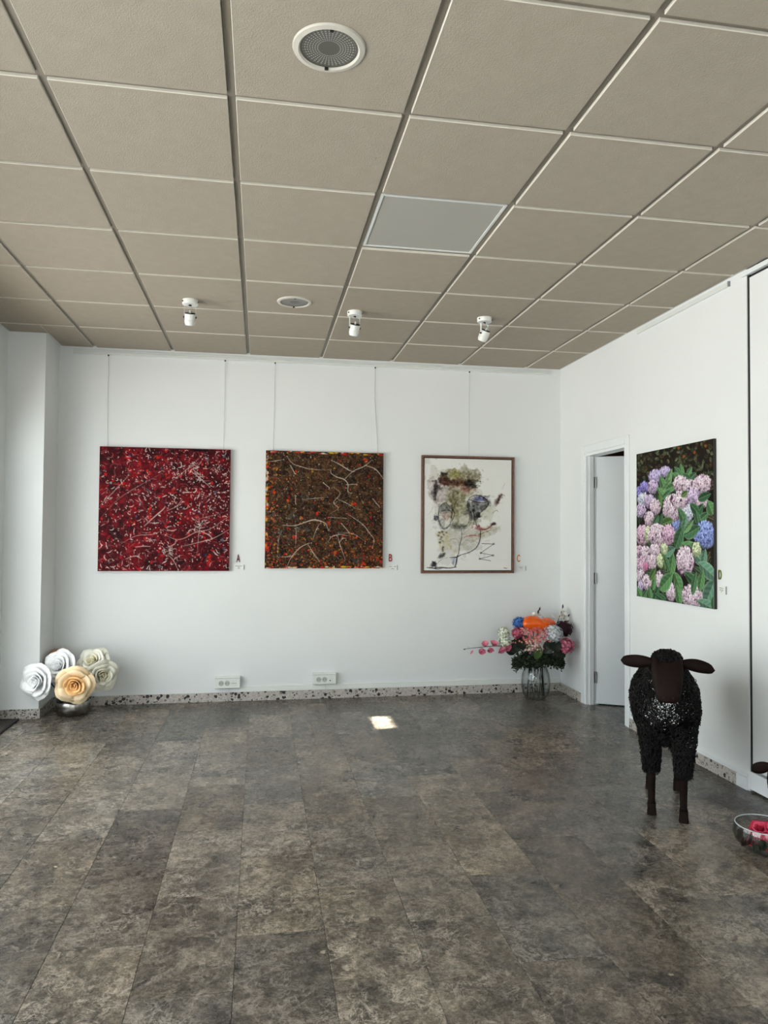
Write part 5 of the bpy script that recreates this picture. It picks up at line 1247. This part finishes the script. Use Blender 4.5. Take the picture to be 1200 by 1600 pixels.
# magnolia branches
def cup_flower(parent, p, axis, R, mat, n=5, name='blossom'):
    g = random.Random(int(abs(p[0] * 1e4)) + 3); V = []; F = []; a = Vector(axis).normalized(); q = a.to_track_quat('Z', 'Y')
    for k in range(n):
        ph = 2 * math.pi * k / n + g.uniform(-.15, .15); b = len(V); op = g.uniform(0.45, 0.8)
        for i in range(5):
            t = i / 4; w = 0.60 * R * math.sin(math.pi * min(0.93, 0.08 + t * 0.9)); r = R * op * t; z = R * (1.1 * t - 0.35 * t * t)
            for s in (-1, 0, 1):
                v = Vector((r * math.cos(ph) - s * w * math.sin(ph), r * math.sin(ph) + s * w * math.cos(ph), z - (0.12 * R if s == 0 else 0))); V.append(Vector(p) + q @ v)
        for i in range(4): c = b + i * 3; F += [(c, c + 1, c + 4, c + 3), (c + 1, c + 2, c + 5, c + 4)]
    return MB().add(V, F).build(name, mat, parent, 'all')
MAGP = island('magnolia_pink', (232, 150, 170), (206, 104, 132)); MAGW = island('magnolia_white', (240, 238, 232), (222, 220, 212)); TW = simple('brown_twig', (44, 34, 30), 0.7)
def branch(label, pts, blossoms, buds):
    o = Vector(pts[-1]); t = thing('magnolia_branch', label, 'flower', o, group=Bq)
    L = [Vector(p) - o for p in pts]; rad = [0.0016 + 0.0022 * i / (len(L) - 1) for i in range(len(L))]
    MB().tube(L, rad, 6).build('twig', TW, t, True); vase_stem(t, o, 0.0036)
    for p, ax, R, m in blossoms: cup_flower(t, Vector(p) - o, ax, R, m)
    for p, ax, R, m in buds:
        a = Vector(ax).normalized(); mm = Matrix.Translation(Vector(p) - o) @ a.to_track_quat('Z', 'Y').to_matrix().to_4x4()
        MB().lathe([(0.001, -R), (R * 0.42, -R * 0.4), (R * 0.45, 0.1 * R), (R * 0.25, R * 0.8), (0, R * 1.2)], 8, mm).build('bud', m, t, True)
cp = lambda x, y, Y: pix(710 + x / 5.714, 930 + y / 5.714, Y)
Yb = 3.24
branch('pink magnolia branch reaching out sideways from the bouquet', [cp(78, 484, Yb), cp(140, 474, Yb), cp(220, 466, Yb), cp(340, 455, Yb), cp(480, 450, Yb), cp(600, 500, 3.27)],
       [(cp(272, 452, Yb), (-0.1, -0.5, 0.8), 0.043, MAGP), (cp(245, 478, Yb), (-0.1, -0.6, -0.8), 0.049, MAGP), (cp(350, 448, Yb), (0.1, -0.5, 0.8), 0.046, MAGP), (cp(318, 470, Yb), (0, -0.6, -0.8), 0.043, MAGP), (cp(420, 465, Yb), (0.2, -0.6, -0.8), 0.052, MAGP), (cp(468, 455, Yb), (0.3, -0.7, -0.4), 0.043, MAGP)],
       [(cp(125, 462, Yb), (-0.8, -0.3, 0.5), 0.016, MAGW), (cp(180, 455, Yb), (-0.7, -0.3, 0.6), 0.017, MAGW), (cp(155, 508, Yb), (-0.6, -0.3, -0.7), 0.019, MAGP), (cp(90, 483, Yb), (-1, 0, 0), 0.010, TW)])
Yc = 3.38
branch('white magnolia sprig standing up at the corner side of the bouquet', [cp(968, 92, Yc), cp(955, 150, Yc), cp(935, 200, Yc), cp(900, 300, 3.36)],
       [(cp(960, 190, Yc), (0.1, -0.5, 0.8), 0.052, MAGW), (cp(975, 215, Yc), (0.4, -0.6, 0.5), 0.049, MAGW), (cp(945, 205, Yc), (-0.3, -0.6, 0.6), 0.043, MAGW), (cp(968, 150, Yc), (0.2, -0.4, 0.9), 0.032, MAGW)],
       [(cp(968, 100, Yc), (0, 0, 1), 0.016, TW), (cp(1020, 182, Yc), (0.5, 0, 0.8), 0.014, TW), (cp(1000, 232, Yc), (0.8, -0.3, 0.3), 0.023, MAGP), (cp(888, 195, Yc), (-0.6, -0.2, 0.6), 0.023, MAGW)])
Yd = 3.40
branch('white magnolia sprig with dark bud above the orange ornament', [cp(762, 118, Yd), cp(745, 165, Yd), cp(735, 230, Yd), cp(750, 330, 3.38)],
       [(cp(712, 180, Yd), (-0.6, -0.4, 0.7), 0.029, MAGW), (cp(750, 180, Yd), (0.2, -0.5, 0.8), 0.032, MAGW), (cp(735, 205, Yd), (-0.2, -0.6, 0.5), 0.038, MAGW), (cp(790, 205, Yd), (0.5, -0.4, 0.7), 0.023, MAGW)],
       [(cp(762, 122, Yd), (0.2, 0, 1), 0.016, MAT['leaf_dark']), (cp(748, 150, Yd), (0.2, 0, 1), 0.018, MAT['leaf_dark'])])
